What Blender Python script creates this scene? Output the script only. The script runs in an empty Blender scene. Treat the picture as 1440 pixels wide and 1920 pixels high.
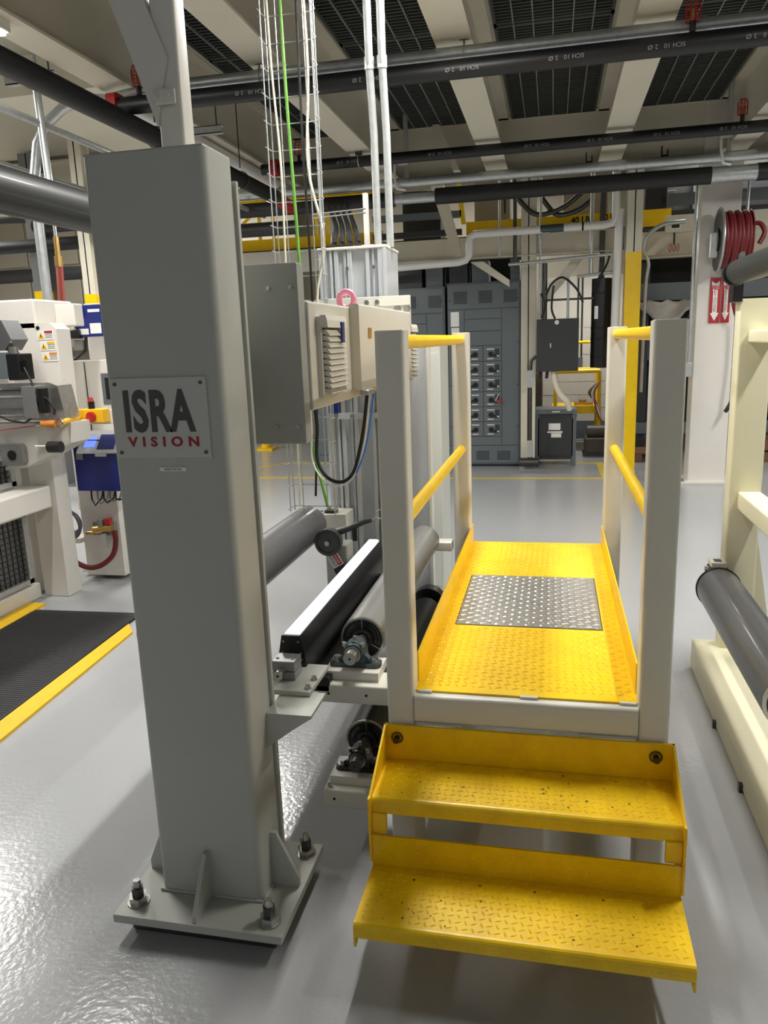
import bpy, bmesh, math, random
from mathutils import Vector, Matrix
random.seed(7)
S = bpy.context.scene
C = S.collection
PI = math.pi

# ------------------------------------------------------------------ camera
cam_d = bpy.data.cameras.new('camera'); cam = bpy.data.objects.new('camera', cam_d); C.objects.link(cam)
R = Matrix(((0.97704916, -0.01174751, 0.21268978), (0.21006588, 0.21868057, -0.95291717), (-0.03531672, 0.97572578, 0.21612942)))
cam.matrix_world = Matrix.Translation((0, 0, 1.55)) @ R.to_4x4()
cam_d.sensor_fit = 'HORIZONTAL'; cam_d.sensor_width = 36.0; cam_d.lens = 1438.0 / 1440.0 * 36.0
cam_d.clip_start = 0.05; cam_d.clip_end = 200
S.camera = cam

# ------------------------------------------------------------------ world, lamps, exposure
w = bpy.data.worlds.new('world'); S.world = w; w.use_nodes = True
w.node_tree.nodes['Background'].inputs[0].default_value = (0.93, 0.96, 1.0, 1)
w.node_tree.nodes['Background'].inputs[1].default_value = 0.19
S.view_settings.view_transform = 'Standard'; S.view_settings.look = 'None'
S.view_settings.gamma = 1; S.view_settings.use_curve_mapping = False
S.view_settings.exposure = 0.36

LAMPS = [  # x, y, z, size x, size y, power
    (-0.50, 3.38, 3.12, 0.10, 1.20, 44),
    (-2.72, 3.20, 3.12, 0.10, 1.10, 38),
    (-2.74, 6.30, 2.98, 0.08, 0.50, 45),
    (1.62, 3.00, 3.12, 0.10, 1.20, 45),
    (2.70, 5.60, 3.12, 0.12, 1.50, 55),
    (3.78, 7.60, 3.12, 0.12, 1.20, 60),
    (-5.00, 4.60, 3.40, 0.20, 1.50, 70),
    (-7.40, 8.00, 3.60, 0.20, 1.50, 130),
    (-1.00, 11.3, 3.95, 1.50, 0.20, 30),
    (2.30, 10.6, 3.95, 1.50, 0.20, 25),
    (-5.20, 10.6, 3.95, 1.50, 0.20, 100),
    (0.45, 11.0, 2.645, 0.80, 0.12, 22),  # unseen lamp, added to brighten the block partition
]
for i, (x, y, z, sx, sy, pw) in enumerate(LAMPS):
    ld = bpy.data.lights.new('ceiling_lamp_light', 'AREA'); ld.shape = 'RECTANGLE'
    ld.size = sx; ld.size_y = sy; ld.energy = pw; ld.color = (1.0, 0.975, 0.93)
    lo = bpy.data.objects.new('ceiling_lamp_light', ld); lo.location = (x, y, z - 0.035); C.objects.link(lo)

# ------------------------------------------------------------------ materials
def srgb(r, g, b):
    f = lambda c: ((c/255+0.055)/1.055)**2.4 if c/255 > 0.04045 else c/255/12.92
    return (f(r), f(g), f(b), 1)
MT = {}
def mat(name, col, rough=0.45, metal=0.0, noise=0.0, nscale=8.0, bump=0.0, bscale=200.0, emit=0.0, col2=None, coat=0.0, stretch=None):
    m = bpy.data.materials.new(name); m.use_nodes = True; nt = m.node_tree
    b = nt.nodes['Principled BSDF']; c = srgb(*col)
    b.inputs['Base Color'].default_value = c
    b.inputs['Roughness'].default_value = rough; b.inputs['Metallic'].default_value = metal
    b.inputs['Coat Weight'].default_value = coat; b.inputs['Coat Roughness'].default_value = 0.08
    tc = nt.nodes.new('ShaderNodeTexCoord'); src = tc.outputs['Object']
    if stretch:
        mp = nt.nodes.new('ShaderNodeMapping'); mp.inputs['Scale'].default_value = stretch
        nt.links.new(src, mp.inputs[0]); src = mp.outputs[0]
    if noise or col2:
        n = nt.nodes.new('ShaderNodeTexNoise'); n.inputs['Scale'].default_value = nscale; n.inputs['Detail'].default_value = 5
        nt.links.new(src, n.inputs['Vector'])
        mx = nt.nodes.new('ShaderNodeMix'); mx.data_type = 'RGBA'
        cr = nt.nodes.new('ShaderNodeMapRange'); cr.inputs[1].default_value = 0.35; cr.inputs[2].default_value = 0.7
        nt.links.new(n.outputs['Fac'], cr.inputs[0]); nt.links.new(cr.outputs[0], mx.inputs[0])
        c2 = srgb(*col2) if col2 else tuple(v*(1-noise) for v in c[:3])+(1,)
        mx.inputs[6].default_value = c; mx.inputs[7].default_value = c2
        nt.links.new(mx.outputs[2], b.inputs['Base Color'])
    if bump:
        n2 = nt.nodes.new('ShaderNodeTexNoise'); n2.inputs['Scale'].default_value = bscale; n2.inputs['Detail'].default_value = 2
        nt.links.new(src, n2.inputs['Vector'])
        bp = nt.nodes.new('ShaderNodeBump'); bp.inputs['Strength'].default_value = bump; bp.inputs['Distance'].default_value = 0.002
        nt.links.new(n2.outputs['Fac'], bp.inputs['Height']); nt.links.new(bp.outputs[0], b.inputs['Normal'])
    if emit:
        b.inputs['Emission Color'].default_value = c; b.inputs['Emission Strength'].default_value = emit
    MT[name] = m; return m
mat('grey_paint', (184, 186, 179), 0.42, noise=0.04, nscale=3, bump=0.15, bscale=300)
mat('dark_grey_paint', (158, 160, 154), 0.4, noise=0.04, nscale=3)
mat('beige_enclosure', (206, 203, 193), 0.35, noise=0.03)
mat('white_paint', (222, 220, 210), 0.38, noise=0.04, nscale=4, bump=0.1, bscale=250)
mat('cream_paint', (230, 226, 196), 0.4, noise=0.05, nscale=4, bump=0.1, bscale=250)
mat('machine_white', (226, 222, 214), 0.4, noise=0.03)
mat('yellow_paint', (253, 211, 0), 0.34, col2=(247, 201, 0), nscale=9, bump=0.25, bscale=60)
mat('worn_yellow', (253, 210, 2), 0.36, col2=(240, 192, 4), nscale=14, bump=0.35, bscale=70)
mat('scuff_brown', (112, 84, 20), 0.6, noise=0.3, nscale=30)
mat('aluminium', (214, 218, 222), 0.28, 0.35, noise=0.08, nscale=20, stretch=(8, 8, 0.6))
mat('steel', (190, 190, 186), 0.28, 1.0, noise=0.12, nscale=25)
mat('stainless', (214, 212, 206), 0.3, 0.9, noise=0.15, nscale=30)
mat('galvanised', (196, 200, 200), 0.35, 0.6, noise=0.15, nscale=30)
mat('dark_steel', (90, 90, 88), 0.4, 0.8, noise=0.1)
mat('roller_grey', (84, 85, 87), 0.42, 0.0, noise=0.06, nscale=6, bump=0.1, bscale=300, coat=0.25)
mat('dark_roller', (50, 52, 52), 0.45, coat=0.15)
mat('roller_light', (150, 150, 148), 0.35, 0.5, noise=0.08, nscale=6)
mat('grey_column_paint', (120, 122, 124), 0.5)
mat('black_rubber', (28, 28, 30), 0.5)
mat('black_plastic', (22, 22, 24), 0.3)
mat('black_pipe', (24, 25, 28), 0.45, noise=0.2, nscale=10)
mat('pipe_print', (150, 152, 152), 0.6)
mat('anthracite', (52, 54, 57), 0.45, noise=0.06)
mat('mcc_grey', (100, 108, 112), 0.42, noise=0.05, nscale=3)
mat('mcc_gap', (48, 52, 55), 0.6)
mat('bearing_green', (78, 92, 98), 0.35, 0.4, noise=0.1)
mat('pink_paint', (246, 150, 176), 0.45)
mat('green_cable', (108, 172, 62), 0.4)
mat('white_cable', (232, 226, 205), 0.45)
mat('blue_cable', (60, 130, 220), 0.4)
mat('blue_enamel', (14, 34, 118), 0.35, noise=0.05)
mat('red_paint', (178, 30, 34), 0.4)
mat('dark_red_rubber', (112, 26, 32), 0.5, noise=0.15, nscale=12)
mat('rust_hose', (158, 74, 64), 0.5, noise=0.1)
mat('purple_hose', (92, 82, 100), 0.4, noise=0.1)
mat('brass', (196, 160, 96), 0.35, 0.9)
mat('copper', (208, 150, 112), 0.35, 0.6)
mat('sign_white', (236, 236, 232), 0.4)
mat('sign_grey', (196, 198, 190), 0.4)
mat('logo_grey', (72, 74, 72), 0.5)
mat('logo_red', (158, 22, 34), 0.45)
mat('ink', (30, 30, 30), 0.5)
mat('label_yellow', (244, 190, 30), 0.4)
mat('label_orange', (226, 140, 60), 0.4)
mat('beige_deck', (176, 170, 154), 0.6, noise=0.06, nscale=2)
mat('beam_paint', (222, 216, 198), 0.55, noise=0.05, nscale=2)
mat('grating_back', (84, 86, 84), 0.7, noise=0.2, nscale=5)
mat('grating_bar', (150, 152, 148), 0.5, 0.3)
mat('grating_dark', (76, 79, 77), 0.6, 0.2)
mat('wall_beige', (186, 180, 164), 0.7, noise=0.06, nscale=1.5)
mat('wall_block', (214, 210, 200), 0.7, noise=0.05, nscale=4)
mat('wall_dark', (60, 60, 56), 0.8, noise=0.3, nscale=2)
mat('wood', (120, 84, 60), 0.7, noise=0.3, nscale=12)
mat('mat_black', (40, 41, 43), 0.75, noise=0.15, nscale=10, bump=0.6, bscale=250)
mat('mat_yellow', (236, 190, 24), 0.6, noise=0.08, nscale=18)
mat('line_yellow', (216, 190, 60), 0.35)
mat('plastic_sheet', (190, 184, 174), 0.4, noise=0.15, nscale=6)
mat('lamp_white', (255, 250, 240), 0.5, emit=14.0)
mat('light_bar_lens', (235, 240, 250), 0.3, emit=0.75)
mat('lcd_blue', (110, 140, 255), 0.3, emit=0.7)
mat('brown_oil', (70, 62, 50), 0.5)

def floor_material():
    m = bpy.data.materials.new('epoxy_floor'); m.use_nodes = True; nt = m.node_tree; b = nt.nodes['Principled BSDF']
    tc = nt.nodes.new('ShaderNodeTexCoord')
    n = nt.nodes.new('ShaderNodeTexNoise'); n.inputs['Scale'].default_value = 0.8; n.inputs['Detail'].default_value = 4
    nt.links.new(tc.outputs['Object'], n.inputs['Vector'])
    mx = nt.nodes.new('ShaderNodeMix'); mx.data_type = 'RGBA'
    mx.inputs[6].default_value = srgb(176, 178, 180); mx.inputs[7].default_value = srgb(164, 166, 169)
    nt.links.new(n.outputs['Fac'], mx.inputs[0]); nt.links.new(mx.outputs[2], b.inputs['Base Color'])
    b.inputs['Roughness'].default_value = 0.2
    b.inputs['IOR'].default_value = 1.5
    n2 = nt.nodes.new('ShaderNodeTexNoise'); n2.inputs['Scale'].default_value = 55; n2.inputs['Detail'].default_value = 2
    nt.links.new(tc.outputs['Object'], n2.inputs['Vector'])
    bp = nt.nodes.new('ShaderNodeBump'); bp.inputs['Strength'].default_value = 0.35; bp.inputs['Distance'].default_value = 0.003
    nt.links.new(n2.outputs['Fac'], bp.inputs['Height']); nt.links.new(bp.outputs[0], b.inputs['Normal'])
    MT['epoxy_floor'] = m
floor_material()

# ------------------------------------------------------------------ mesh helpers
class MB:
    def __init__(s): s.bm = bmesh.new()
    def box(s, x0, x1, y0, y1, z0, z1, bev=0.0, seg=2):
        v = [s.bm.verts.new(p) for p in ((x0,y0,z0),(x1,y0,z0),(x1,y1,z0),(x0,y1,z0),(x0,y0,z1),(x1,y0,z1),(x1,y1,z1),(x0,y1,z1))]
        fs = [s.bm.faces.new([v[i] for i in q]) for q in ((3,2,1,0),(4,5,6,7),(0,1,5,4),(1,2,6,5),(2,3,7,6),(3,0,4,7))]
        if bev > 0:
            es = set(e for f in fs for e in f.edges)
            bmesh.ops.bevel(s.bm, geom=list(es), offset=bev, segments=seg, affect='EDGES', profile=0.5)
        return s
    def rbox(s, x0, x1, y0, y1, z0, z1, r, axis='z', seg=4):
        # box with edges along one axis rounded
        a = {'z': (x0,x1,y0,y1), 'y': (x0,x1,z0,z1), 'x': (y0,y1,z0,z1)}[axis]
        pts = []
        for cx, cy, st in ((a[1]-r, a[3]-r, 0), (a[0]+r, a[3]-r, 1), (a[0]+r, a[2]+r, 2), (a[1]-r, a[2]+r, 3)):
            for k in range(seg+1):
                t = (st + k/seg)*PI/2; pts.append((cx+r*math.cos(t), cy+r*math.sin(t)))
        e = {'z': (z0,z1), 'y': (y0,y1), 'x': (x0,x1)}[axis]
        return s.prism(pts, axis, *e)
    def prism(s, pts, axis, a, b):
        f = {'z': lambda p, t: (p[0],p[1],t), 'y': lambda p, t: (p[0],t,p[1]), 'x': lambda p, t: (t,p[0],p[1])}[axis]
        v0 = [s.bm.verts.new(f(p, a)) for p in pts]; v1 = [s.bm.verts.new(f(p, b)) for p in pts]
        s.bm.faces.new(v0); s.bm.faces.new(v1[::-1])
        n = len(pts)
        for i in range(n): s.bm.faces.new((v0[i], v1[i], v1[(i+1)%n], v0[(i+1)%n]))
        return s
    def cyl(s, p0, p1, r, n=16, r1=None):
        return s.tube([p0, p1], r, n, True, r1)
    def tube(s, pts, r, n=8, cap=True, r1=None):
        pts = [Vector(p) for p in pts]; rings = []
        up = None
        for i, p in enumerate(pts):
            d = (pts[min(i+1, len(pts)-1)] - pts[max(i-1, 0)]).normalized()
            if up is None:
                up = Vector((0,0,1)) if abs(d.z) < 0.9 else Vector((0,1,0))
            a = d.cross(up).normalized(); b = a.cross(d).normalized(); up = b
            rr = r if r1 is None else r + (r1-r)*i/(len(pts)-1)
            rings.append([s.bm.verts.new(p + a*rr*math.cos(2*PI*k/n) + b*rr*math.sin(2*PI*k/n)) for k in range(n)])
        for i in range(len(rings)-1):
            for k in range(n):
                s.bm.faces.new((rings[i][k], rings[i][(k+1)%n], rings[i+1][(k+1)%n], rings[i+1][k]))
        if cap: s.bm.faces.new(rings[0][::-1]); s.bm.faces.new(rings[-1])
        return s
    def ring(s, c, axis, R_, r, n=24, m=8):
        # torus about axis
        c = Vector(c); ax = Vector(axis).normalized(); u = ax.orthogonal().normalized(); v = ax.cross(u)
        vs = []
        for i in range(n):
            t = 2*PI*i/n; d = u*math.cos(t)+v*math.sin(t)
            vs.append([s.bm.verts.new(c + d*(R_+r*math.cos(2*PI*k/m)) + ax*r*math.sin(2*PI*k/m)) for k in range(m)])
        for i in range(n):
            for k in range(m):
                s.bm.faces.new((vs[i][k], vs[(i+1)%n][k], vs[(i+1)%n][(k+1)%m], vs[i][(k+1)%m]))
        return s
    def annulus(s, c, y0, y1, ri, ro, n=32):
        # washer about the y axis at c=(x,z)
        q = []
        for y in (y0, y1):
            for r in (ri, ro):
                q.append([s.bm.verts.new((c[0]+r*math.cos(2*PI*k/n), y, c[1]+r*math.sin(2*PI*k/n))) for k in range(n)])
        for k in range(n):
            j = (k+1) % n
            for a, b in ((0,1),(1,3),(3,2),(2,0)):
                s.bm.faces.new((q[a][k], q[a][j], q[b][j], q[b][k]))
        return s
    def hexa(s, c, axis, r, h):
        c = Vector(c); ax = Vector(axis).normalized()
        return s.tube([c, c+ax*h], r, 6)
    def face(s, pts):
        s.bm.faces.new([s.bm.verts.new(p) for p in pts]); return s
    def build(s, name, m, parent=None, smooth=False, kind=None):
        off = Vector((0,0,0)); q = parent
        while q is not None: off += Vector(q.location); q = q.parent
        if off.length: bmesh.ops.translate(s.bm, verts=s.bm.verts, vec=-off)
        bmesh.ops.recalc_face_normals(s.bm, faces=s.bm.faces)
        me = bpy.data.meshes.new(name); s.bm.to_mesh(me); s.bm.free()
        me.materials.append(MT[m])
        if smooth:
            for p in me.polygons: p.use_smooth = True
            me.set_sharp_from_angle(angle=math.radians(40))
        o = bpy.data.objects.new(name, me); C.objects.link(o)
        if parent is not None: o.parent = parent
        if kind: o['kind'] = kind
        return o
def tag(o, label, cat, group=None, kind=None):
    o['label'] = label; o['category'] = cat
    if group: o['group'] = group
    if kind: o['kind'] = kind
    return o
def thing(name, loc, label, cat, group=None):
    o = bpy.data.objects.new(name, None); o.location = loc; o.empty_display_size = 0.05; C.objects.link(o)
    return tag(o, label, cat, group)
def single(mb, name, m, label, cat, group=None, smooth=False, kind=None):
    # a one-mesh thing
    return tag(mb.build(name, m, None, smooth), label, cat, group, kind)
def struct(mb, name, m, parent=None, label=None, cat='structure'):
    o = mb.build(name, m, parent)
    if parent is None:
        o['kind'] = 'structure'; o['label'] = label or name.replace('_', ' '); o['category'] = cat
    return o
def dup(root, delta, label=None, group=None):
    r = root.copy(); C.objects.link(r); r.location = Vector(root.location) + Vector(delta)
    if label: r['label'] = label
    if group: r['group'] = group
    for ch in list(root.children):
        c = ch.copy(); C.objects.link(c); c.parent = r
        for g in ch.children:
            d = g.copy(); C.objects.link(d); d.parent = c
    return r
def text(s, name, size, loc, rot, m, parent, sx=1.0, ext=0.0008, bold=0.0, align='CENTER', space=1.0, width=None, height=None):
    cu = bpy.data.curves.new(name, 'FONT'); cu.body = s; cu.size = size; cu.extrude = ext; cu.offset = bold
    cu.align_x = align; cu.align_y = 'CENTER'; cu.space_character = space; cu.resolution_u = 3
    t = bpy.data.objects.new(name, cu); C.objects.link(t)
    bpy.context.view_layer.update()
    me = bpy.data.meshes.new_from_object(t); bpy.data.objects.remove(t)
    xs = [v.co.x for v in me.vertices]; ys = [v.co.y for v in me.vertices]
    kx = sx; ky = 1.0
    if width: kx = width/(max(xs)-min(xs))
    if height: ky = height/(max(ys)-min(ys))
    mx = (max(xs)+min(xs))/2 if width else 0; my = (max(ys)+min(ys))/2 if height else 0
    off = Vector((0,0,0)); q = parent
    while q is not None: off += Vector(q.location); q = q.parent
    M = Matrix.Translation(Vector(loc)-off) @ Matrix(rot).to_4x4()
    for v in me.vertices:
        v.co = M @ Vector(((v.co.x-mx)*kx, (v.co.y-my)*ky, v.co.z))
    me.materials.append(MT[m]); me.name = name
    o = bpy.data.objects.new(name, me); C.objects.link(o); o.parent = parent
    return o
FRONT = ((1,0,0),(0,0,-1),(0,1,0))          # text readable from -y
FLIP = ((-1,0,0),(0,0,-1),(0,-1,0))         # same, upside down
def bolt(p, axis, r, h, m, parent, name='bolt', washer=True):
    b = MB(); p = Vector(p); a = Vector(axis)
    if washer: b.tube([p, p+a*h*0.25], r*1.5, 14)
    b.tube([p+a*h*0.25, p+a*h], r, 6)
    return b.build(name, m, parent)

# ------------------------------------------------------------------ structure: floor, walls, ceiling
struct(MB().box(-10, 8, -4, 14, -0.1, 0), 'floor', 'epoxy_floor', label='glossy grey epoxy factory floor', cat='floor')
wb = MB().box(-10, 8, 13, 13.2, 0, 6).build('wall_back', 'wall_beige', None); wb['kind'] = 'structure'; wb['label'] = 'pale block wall at the far end'; wb['category'] = 'wall'
struct(MB().box(-10.2, -10, -4, 13.2, 0, 6), 'wall_left', 'wall_beige', label='beige panelled wall far left', cat='wall')
struct(MB().box(8, 8.2, -4, 13.2, 0, 6), 'wall_right', 'wall_beige', label='beige wall on the right', cat='wall')
# panels of the far left wall
pw = MB().box(-9.95, -4.05, 12.4, 12.45, 1.6, 5.9).build('wall_left_far', 'wall_beige'); pw['kind'] = 'structure'; pw['label'] = 'beige panel wall beyond the machine'; pw['category'] = 'wall'
for i in range(6):
    for j in range(3):
        x = -9.9 + i*0.98; z = 1.65 + j*1.4
        MB().box(x, x+0.95, 12.36, 12.4, z, z+1.36, 0.004, 1).build('panel', 'wall_beige', pw)
# ceiling: solid deck at left, grated bays between the longitudinal beams
struct(MB().box(-10, 8, -4, 13.2, 5.9, 6.0), 'ceiling', 'beige_deck', label='high ceiling above the mezzanine', cat='ceiling')
struct(MB().box(-8, -2.9, 0.5, 9.2, 3.72, 3.9), 'ceiling_left', 'beige_deck', label='beige underside of the solid deck at left', cat='ceiling')
struct(MB().box(-2.9, 6, 0.5, 9.2, 3.76, 3.9), 'ceiling_right', 'grating_back', label='dark underside of the mezzanine deck', cat='ceiling')
BX = [-2.70, -1.66, -0.56, 0.51, 1.62, 2.70, 3.78]
for i, x in enumerate(BX):
    b = MB().box(x-0.105, x+0.105, 0.6, 8.37, 3.165, 3.182).box(x-0.006, x+0.006, 0.6, 8.37, 3.182, 3.66).box(x-0.105, x+0.105, 0.6, 8.37, 3.66, 3.68)
    o = struct(b, 'ceiling_beam', 'beam_paint', label='cream steel beam running away under the deck', cat='beam'); o['group'] = 'longitudinal ceiling beams'
# edge angles beside the gratings
for i, x in enumerate(BX[:-1]):
    x0, x1 = x+0.006, BX[i+1]-0.006
    gx0, gx1 = x0+0.13, x1-0.13
    if i == 0: gx0 = x0+0.16
    o = struct(MB().box(x0, gx0, 0.6, 8.3, 3.68, 3.70).box(gx1, x1, 0.6, 8.3, 3.68, 3.70), 'trim_%d' % (i+1), 'beam_paint', label='flat steel edging of the grated ceiling bay', cat='trim'); o['group'] = 'edging of the grated bays'
    for j, (y0, y1) in enumerate(((1.2, 3.5), (3.52, 5.9), (5.92, 8.28))):
        g = thing('ceiling_grating', ((gx0+gx1)/2, (y0+y1)/2, 3.66), ['nearest', 'middle', 'farthest'][j] + ' dark grating panel in the ' + ['leftmost ceiling bay', 'ceiling bay behind the wire tray', 'ceiling bay left above the walkway', 'ceiling bay right above the walkway', 'ceiling bay right of the hose reel column', 'rightmost ceiling bay'][i], 'grating', 'ceiling gratings')
        MB().box(gx0, gx1, y0, y0+0.03, 3.64, 3.67).box(gx0, gx1, y1-0.03, y1, 3.64, 3.67).box(gx0, gx0+0.02, y0, y1, 3.64, 3.67).box(gx1-0.02, gx1, y0, y1, 3.64, 3.67).build('frame', 'grating_dark', g)
        m1 = MB(); n = int((gx1-gx0)/0.125)
        for k in range(1, n): m1.box(gx0+k*(gx1-gx0)/n-0.004, gx0+k*(gx1-gx0)/n+0.004, y0, y1, 3.635, 3.66)
        m1.build('cross_rods', 'grating_bar', g, kind='stuff')
        m2 = MB(); n = int((y1-y0)/0.05)
        for k in range(1, n): m2.box(gx0, gx1, y0+k*(y1-y0)/n-0.008, y0+k*(y1-y0)/n+0.008, 3.645, 3.675)
        m2.build('bearing_bars', 'grating_dark', g, kind='stuff')
b = MB().box(-8, 6, 8.31, 8.49, 3.165, 3.185).box(-8, 6, 8.394, 8.406, 3.185, 3.66).box(-8, 6, 8.31, 8.49, 3.66, 3.68)
struct(b, 'ceiling_beam', 'beam_paint', label='cream cross beam carrying the far end of the deck', cat='beam')
# short diagonal kicker under the deck by the cross beam
struct(MB().prism([(-1.20, 3.64), (-1.13, 3.64), (-0.93, 3.20), (-1.0, 3.20)], 'y', 8.2, 8.3), 'trim_9', 'beam_paint', label='short diagonal brace at the cross beam', cat='trim')

# ------------------------------------------------------------------ ceiling lamps (housings for the area lights)
for i, (x, y, z, sx, sy, pw_) in enumerate(LAMPS):
    lab = ['slim ceiling lamp under the beam above the walkway, tip glowing at the top', 'slim ceiling lamp at the upper left, under the leftmost beam', 'short ceiling lamp hidden behind the grey column top', 'ceiling lamp under the beam right of the walkway',
           'ceiling lamp right of the hose reel column', 'ceiling lamp on the far right by the cross beam', 'ceiling lamp above the white machine', 'ceiling lamp before the beige panel wall',
           'wide ceiling lamp behind the switchgear', 'wide ceiling lamp behind the hose reel column', 'wide ceiling lamp beyond the cross beam at left', 'unseen added lamp under the lower mezzanine, brightening the block partition'][i]
    t = thing('ceiling_lamp', (x, y, z), lab, 'lamp', 'ceiling lamps')
    MB().box(x-sx/2-0.02, x+sx/2+0.02, y-sy/2-0.02, y+sy/2+0.02, z-0.005, z+0.05, 0.006, 1).build('housing', 'white_paint', t)
    MB().box(x-sx/2, x+sx/2, y-sy/2, y+sy/2, z-0.02, z-0.004).build('diffuser', 'lamp_white', t)
    top = 3.165 if z < 3.3 else 3.72
    if y > 9 or x < -7: top = 5.9
    if z < 2.8: top = 2.70
    h = MB()
    for sy_ in (-0.35, 0.35): h.cyl((x, y+sy_*sy, z+0.05), (x, y+sy_*sy, top), 0.004, 6)
    h.build('hanger', 'dark_steel', t)
# ------------------------------------------------------------------ large steel support column
t = thing('support_column', (-0.9035, 1.825, 0.0), 'tall square grey steel column with a logo plate, bolted to the floor', 'column')
MB().rbox(-1.055, -0.752, 1.69, 1.85, 0.072, 1.985, 0.022).build('column_tube', 'grey_paint', t, True)
MB().box(-1.05, -0.757, 1.695, 1.845, 1.985, 1.990, 0.001).build('top_cap', 'grey_paint', t)
MB().box(-0.79, -0.748, 1.85, 1.866, 0.12, 1.94, 0.002).build('side_cover', 'grey_paint', t)
MB().box(-1.0, -0.86, 1.85, 2.0, 1.40, 1.55, 0.002).build('mounting_lug', 'grey_paint', t)
MB().box(-1.14, -0.662, 1.577, 1.955, 0.048, 0.072, 0.002).build('base_plate', 'grey_paint', t)
MB().box(-1.11, -0.69, 1.61, 1.93, 0.0, 0.03, 0.01).build('grout_pad', 'dark_steel', t)
def gus(pts, axis, a, b): MB().prism(pts, axis, a, b).build('gusset', 'grey_paint', t)
gus([(1.69, 0.072), (1.585, 0.072), (1.585, 0.09), (1.672, 0.215), (1.69, 0.215)], 'x', -0.912, -0.9)
gus([(-0.752, 0.072), (-0.675, 0.072), (-0.675, 0.10), (-0.735, 0.235), (-0.752, 0.235)], 'y', 1.765, 1.777)
gus([(-1.055, 0.072), (-1.13, 0.072), (-1.13, 0.10), (-1.072, 0.235), (-1.055, 0.235)], 'y', 1.77, 1.782)
wl = MB().tube([(-1.055, 1.688, 0.076), (-0.752, 1.688, 0.076)], 0.004, 6).tube([(-0.75, 1.69, 0.076), (-0.75, 1.85, 0.076)], 0.004, 6)
wl.build('weld_bead', 'grey_paint', t)
for x, y in ((-1.095, 1.635), (-0.71, 1.625), (-0.70, 1.905), (-1.10, 1.905)):
    a = MB().tube([(x, y, 0.072), (x, y, 0.076)], 0.03, 16).build('washer', 'steel', t)
    b = MB().hexa((x, y, 0.076), (0, 0, 1), 0.026, 0.018).build('anchor_nut', 'steel', t)
    MB().hexa((x, y, 0.094), (0, 0, 1), 0.017, 0.026).build('jam_nut', 'dark_steel', b)
    MB().tube([(x, y, 0.1), (x, y, 0.132), (x, y, 0.14)], 0.013, 12, r1=0.009).build('stud', 'steel', b)
    MB().hexa((x, y, 0.03), (0, 0, 1), 0.028, 0.018).build('leveling_nut', 'steel', t)
# logo plate
lp = MB().box(-1.0395, -0.7915, 1.6855, 1.6895, 1.2955, 1.4875, 0.001, 1).build('logo_plate', 'sign_grey', t)
for x in (-1.027, -0.805):
    for z in (1.309, 1.4735):
        MB().cyl((x, 1.6855, z), (x, 1.6825, z), 0.0042, 12).build('plate_screw', 'dark_steel', lp)
text('ISRA', 'logo_text', 0.1, (-0.917, 1.685, 1.4085), FRONT, 'logo_grey', lp, width=0.183, height=0.103, bold=0.0034, space=1.08)
text('VISION', 'logo_subtext', 0.03, (-0.914, 1.685, 1.335), FRONT, 'logo_red', lp, width=0.186, height=0.0245, space=1.7, bold=0.0009)
lb = MB().box(-0.932, -0.863, 1.6880, 1.6895, 1.2625, 1.2715).build('side_label', 'sign_white', t)
text('OPERATOR SIDE', 'label_text', 0.006, (-0.8975, 1.6878, 1.267), FRONT, 'ink', lb, width=0.046, height=0.0045, ext=0.0002)
# bracket arm on the column side with thin plate
ar = MB().box(-0.752, -0.623, 1.80, 1.94, 0.568, 0.577).build('bracket_arm', 'grey_paint', t)
MB().prism([(-0.752, 0.568), (-0.625, 0.568), (-0.68, 0.53), (-0.752, 0.475)], 'y', 1.80, 1.85).build('arm_gusset', 'grey_paint', ar)
MB().box(-0.80, -0.66, 1.91, 2.10, 0.577, 0.592, 0.002).build('mounting_plate', 'grey_paint', t)
for x, y in ((-0.672, 1.93), (-0.672, 1.99)): bolt((x, y, 0.592), (0, 0, 1), 0.007, 0.012, 'steel', t)

# ------------------------------------------------------------------ scan beam enclosure between column and aluminium upright
t = thing('sensor_beam', (-0.72, 2.0, 1.285), 'long beige sensor beam enclosure with louvred vents and a dark grey end plate', 'machine beam')
MB().box(-0.84, -0.65, 2.06, 3.64, 1.37, 1.667, 0.006).build('enclosure_body', 'beige_enclosure', t)
MB().box(-0.875, -0.657, 2.0, 2.055, 1.285, 1.762, 0.003).build('end_plate', 'dark_grey_paint', t)
for x, z in ((-0.738, 1.70), (-0.676, 1.70), (-0.738, 1.333), (-0.676, 1.333)):
    MB().cyl((x, 2.0, z), (x, 1.996, z), 0.006, 12).cyl((x, 1.996, z), (x, 1.992, z), 0.0035, 8).build('plate_bolt', 'steel', t)
dr = MB().rbox(-0.65, -0.618, 2.50, 3.44, 1.395, 1.675, 0.006, 'y').build('door', 'beige_enclosure', t, True)
MB().box(-0.618, -0.614, 2.62, 2.66, 1.565, 1.60).build('door_badge', 'brass', dr)
MB().box(-0.632, -0.60, 2.52, 2.62, 1.378, 1.396, 0.004).box(-0.63, -0.608, 2.80, 2.86, 1.378, 1.396, 0.004).build('latch', 'steel', dr)
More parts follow.
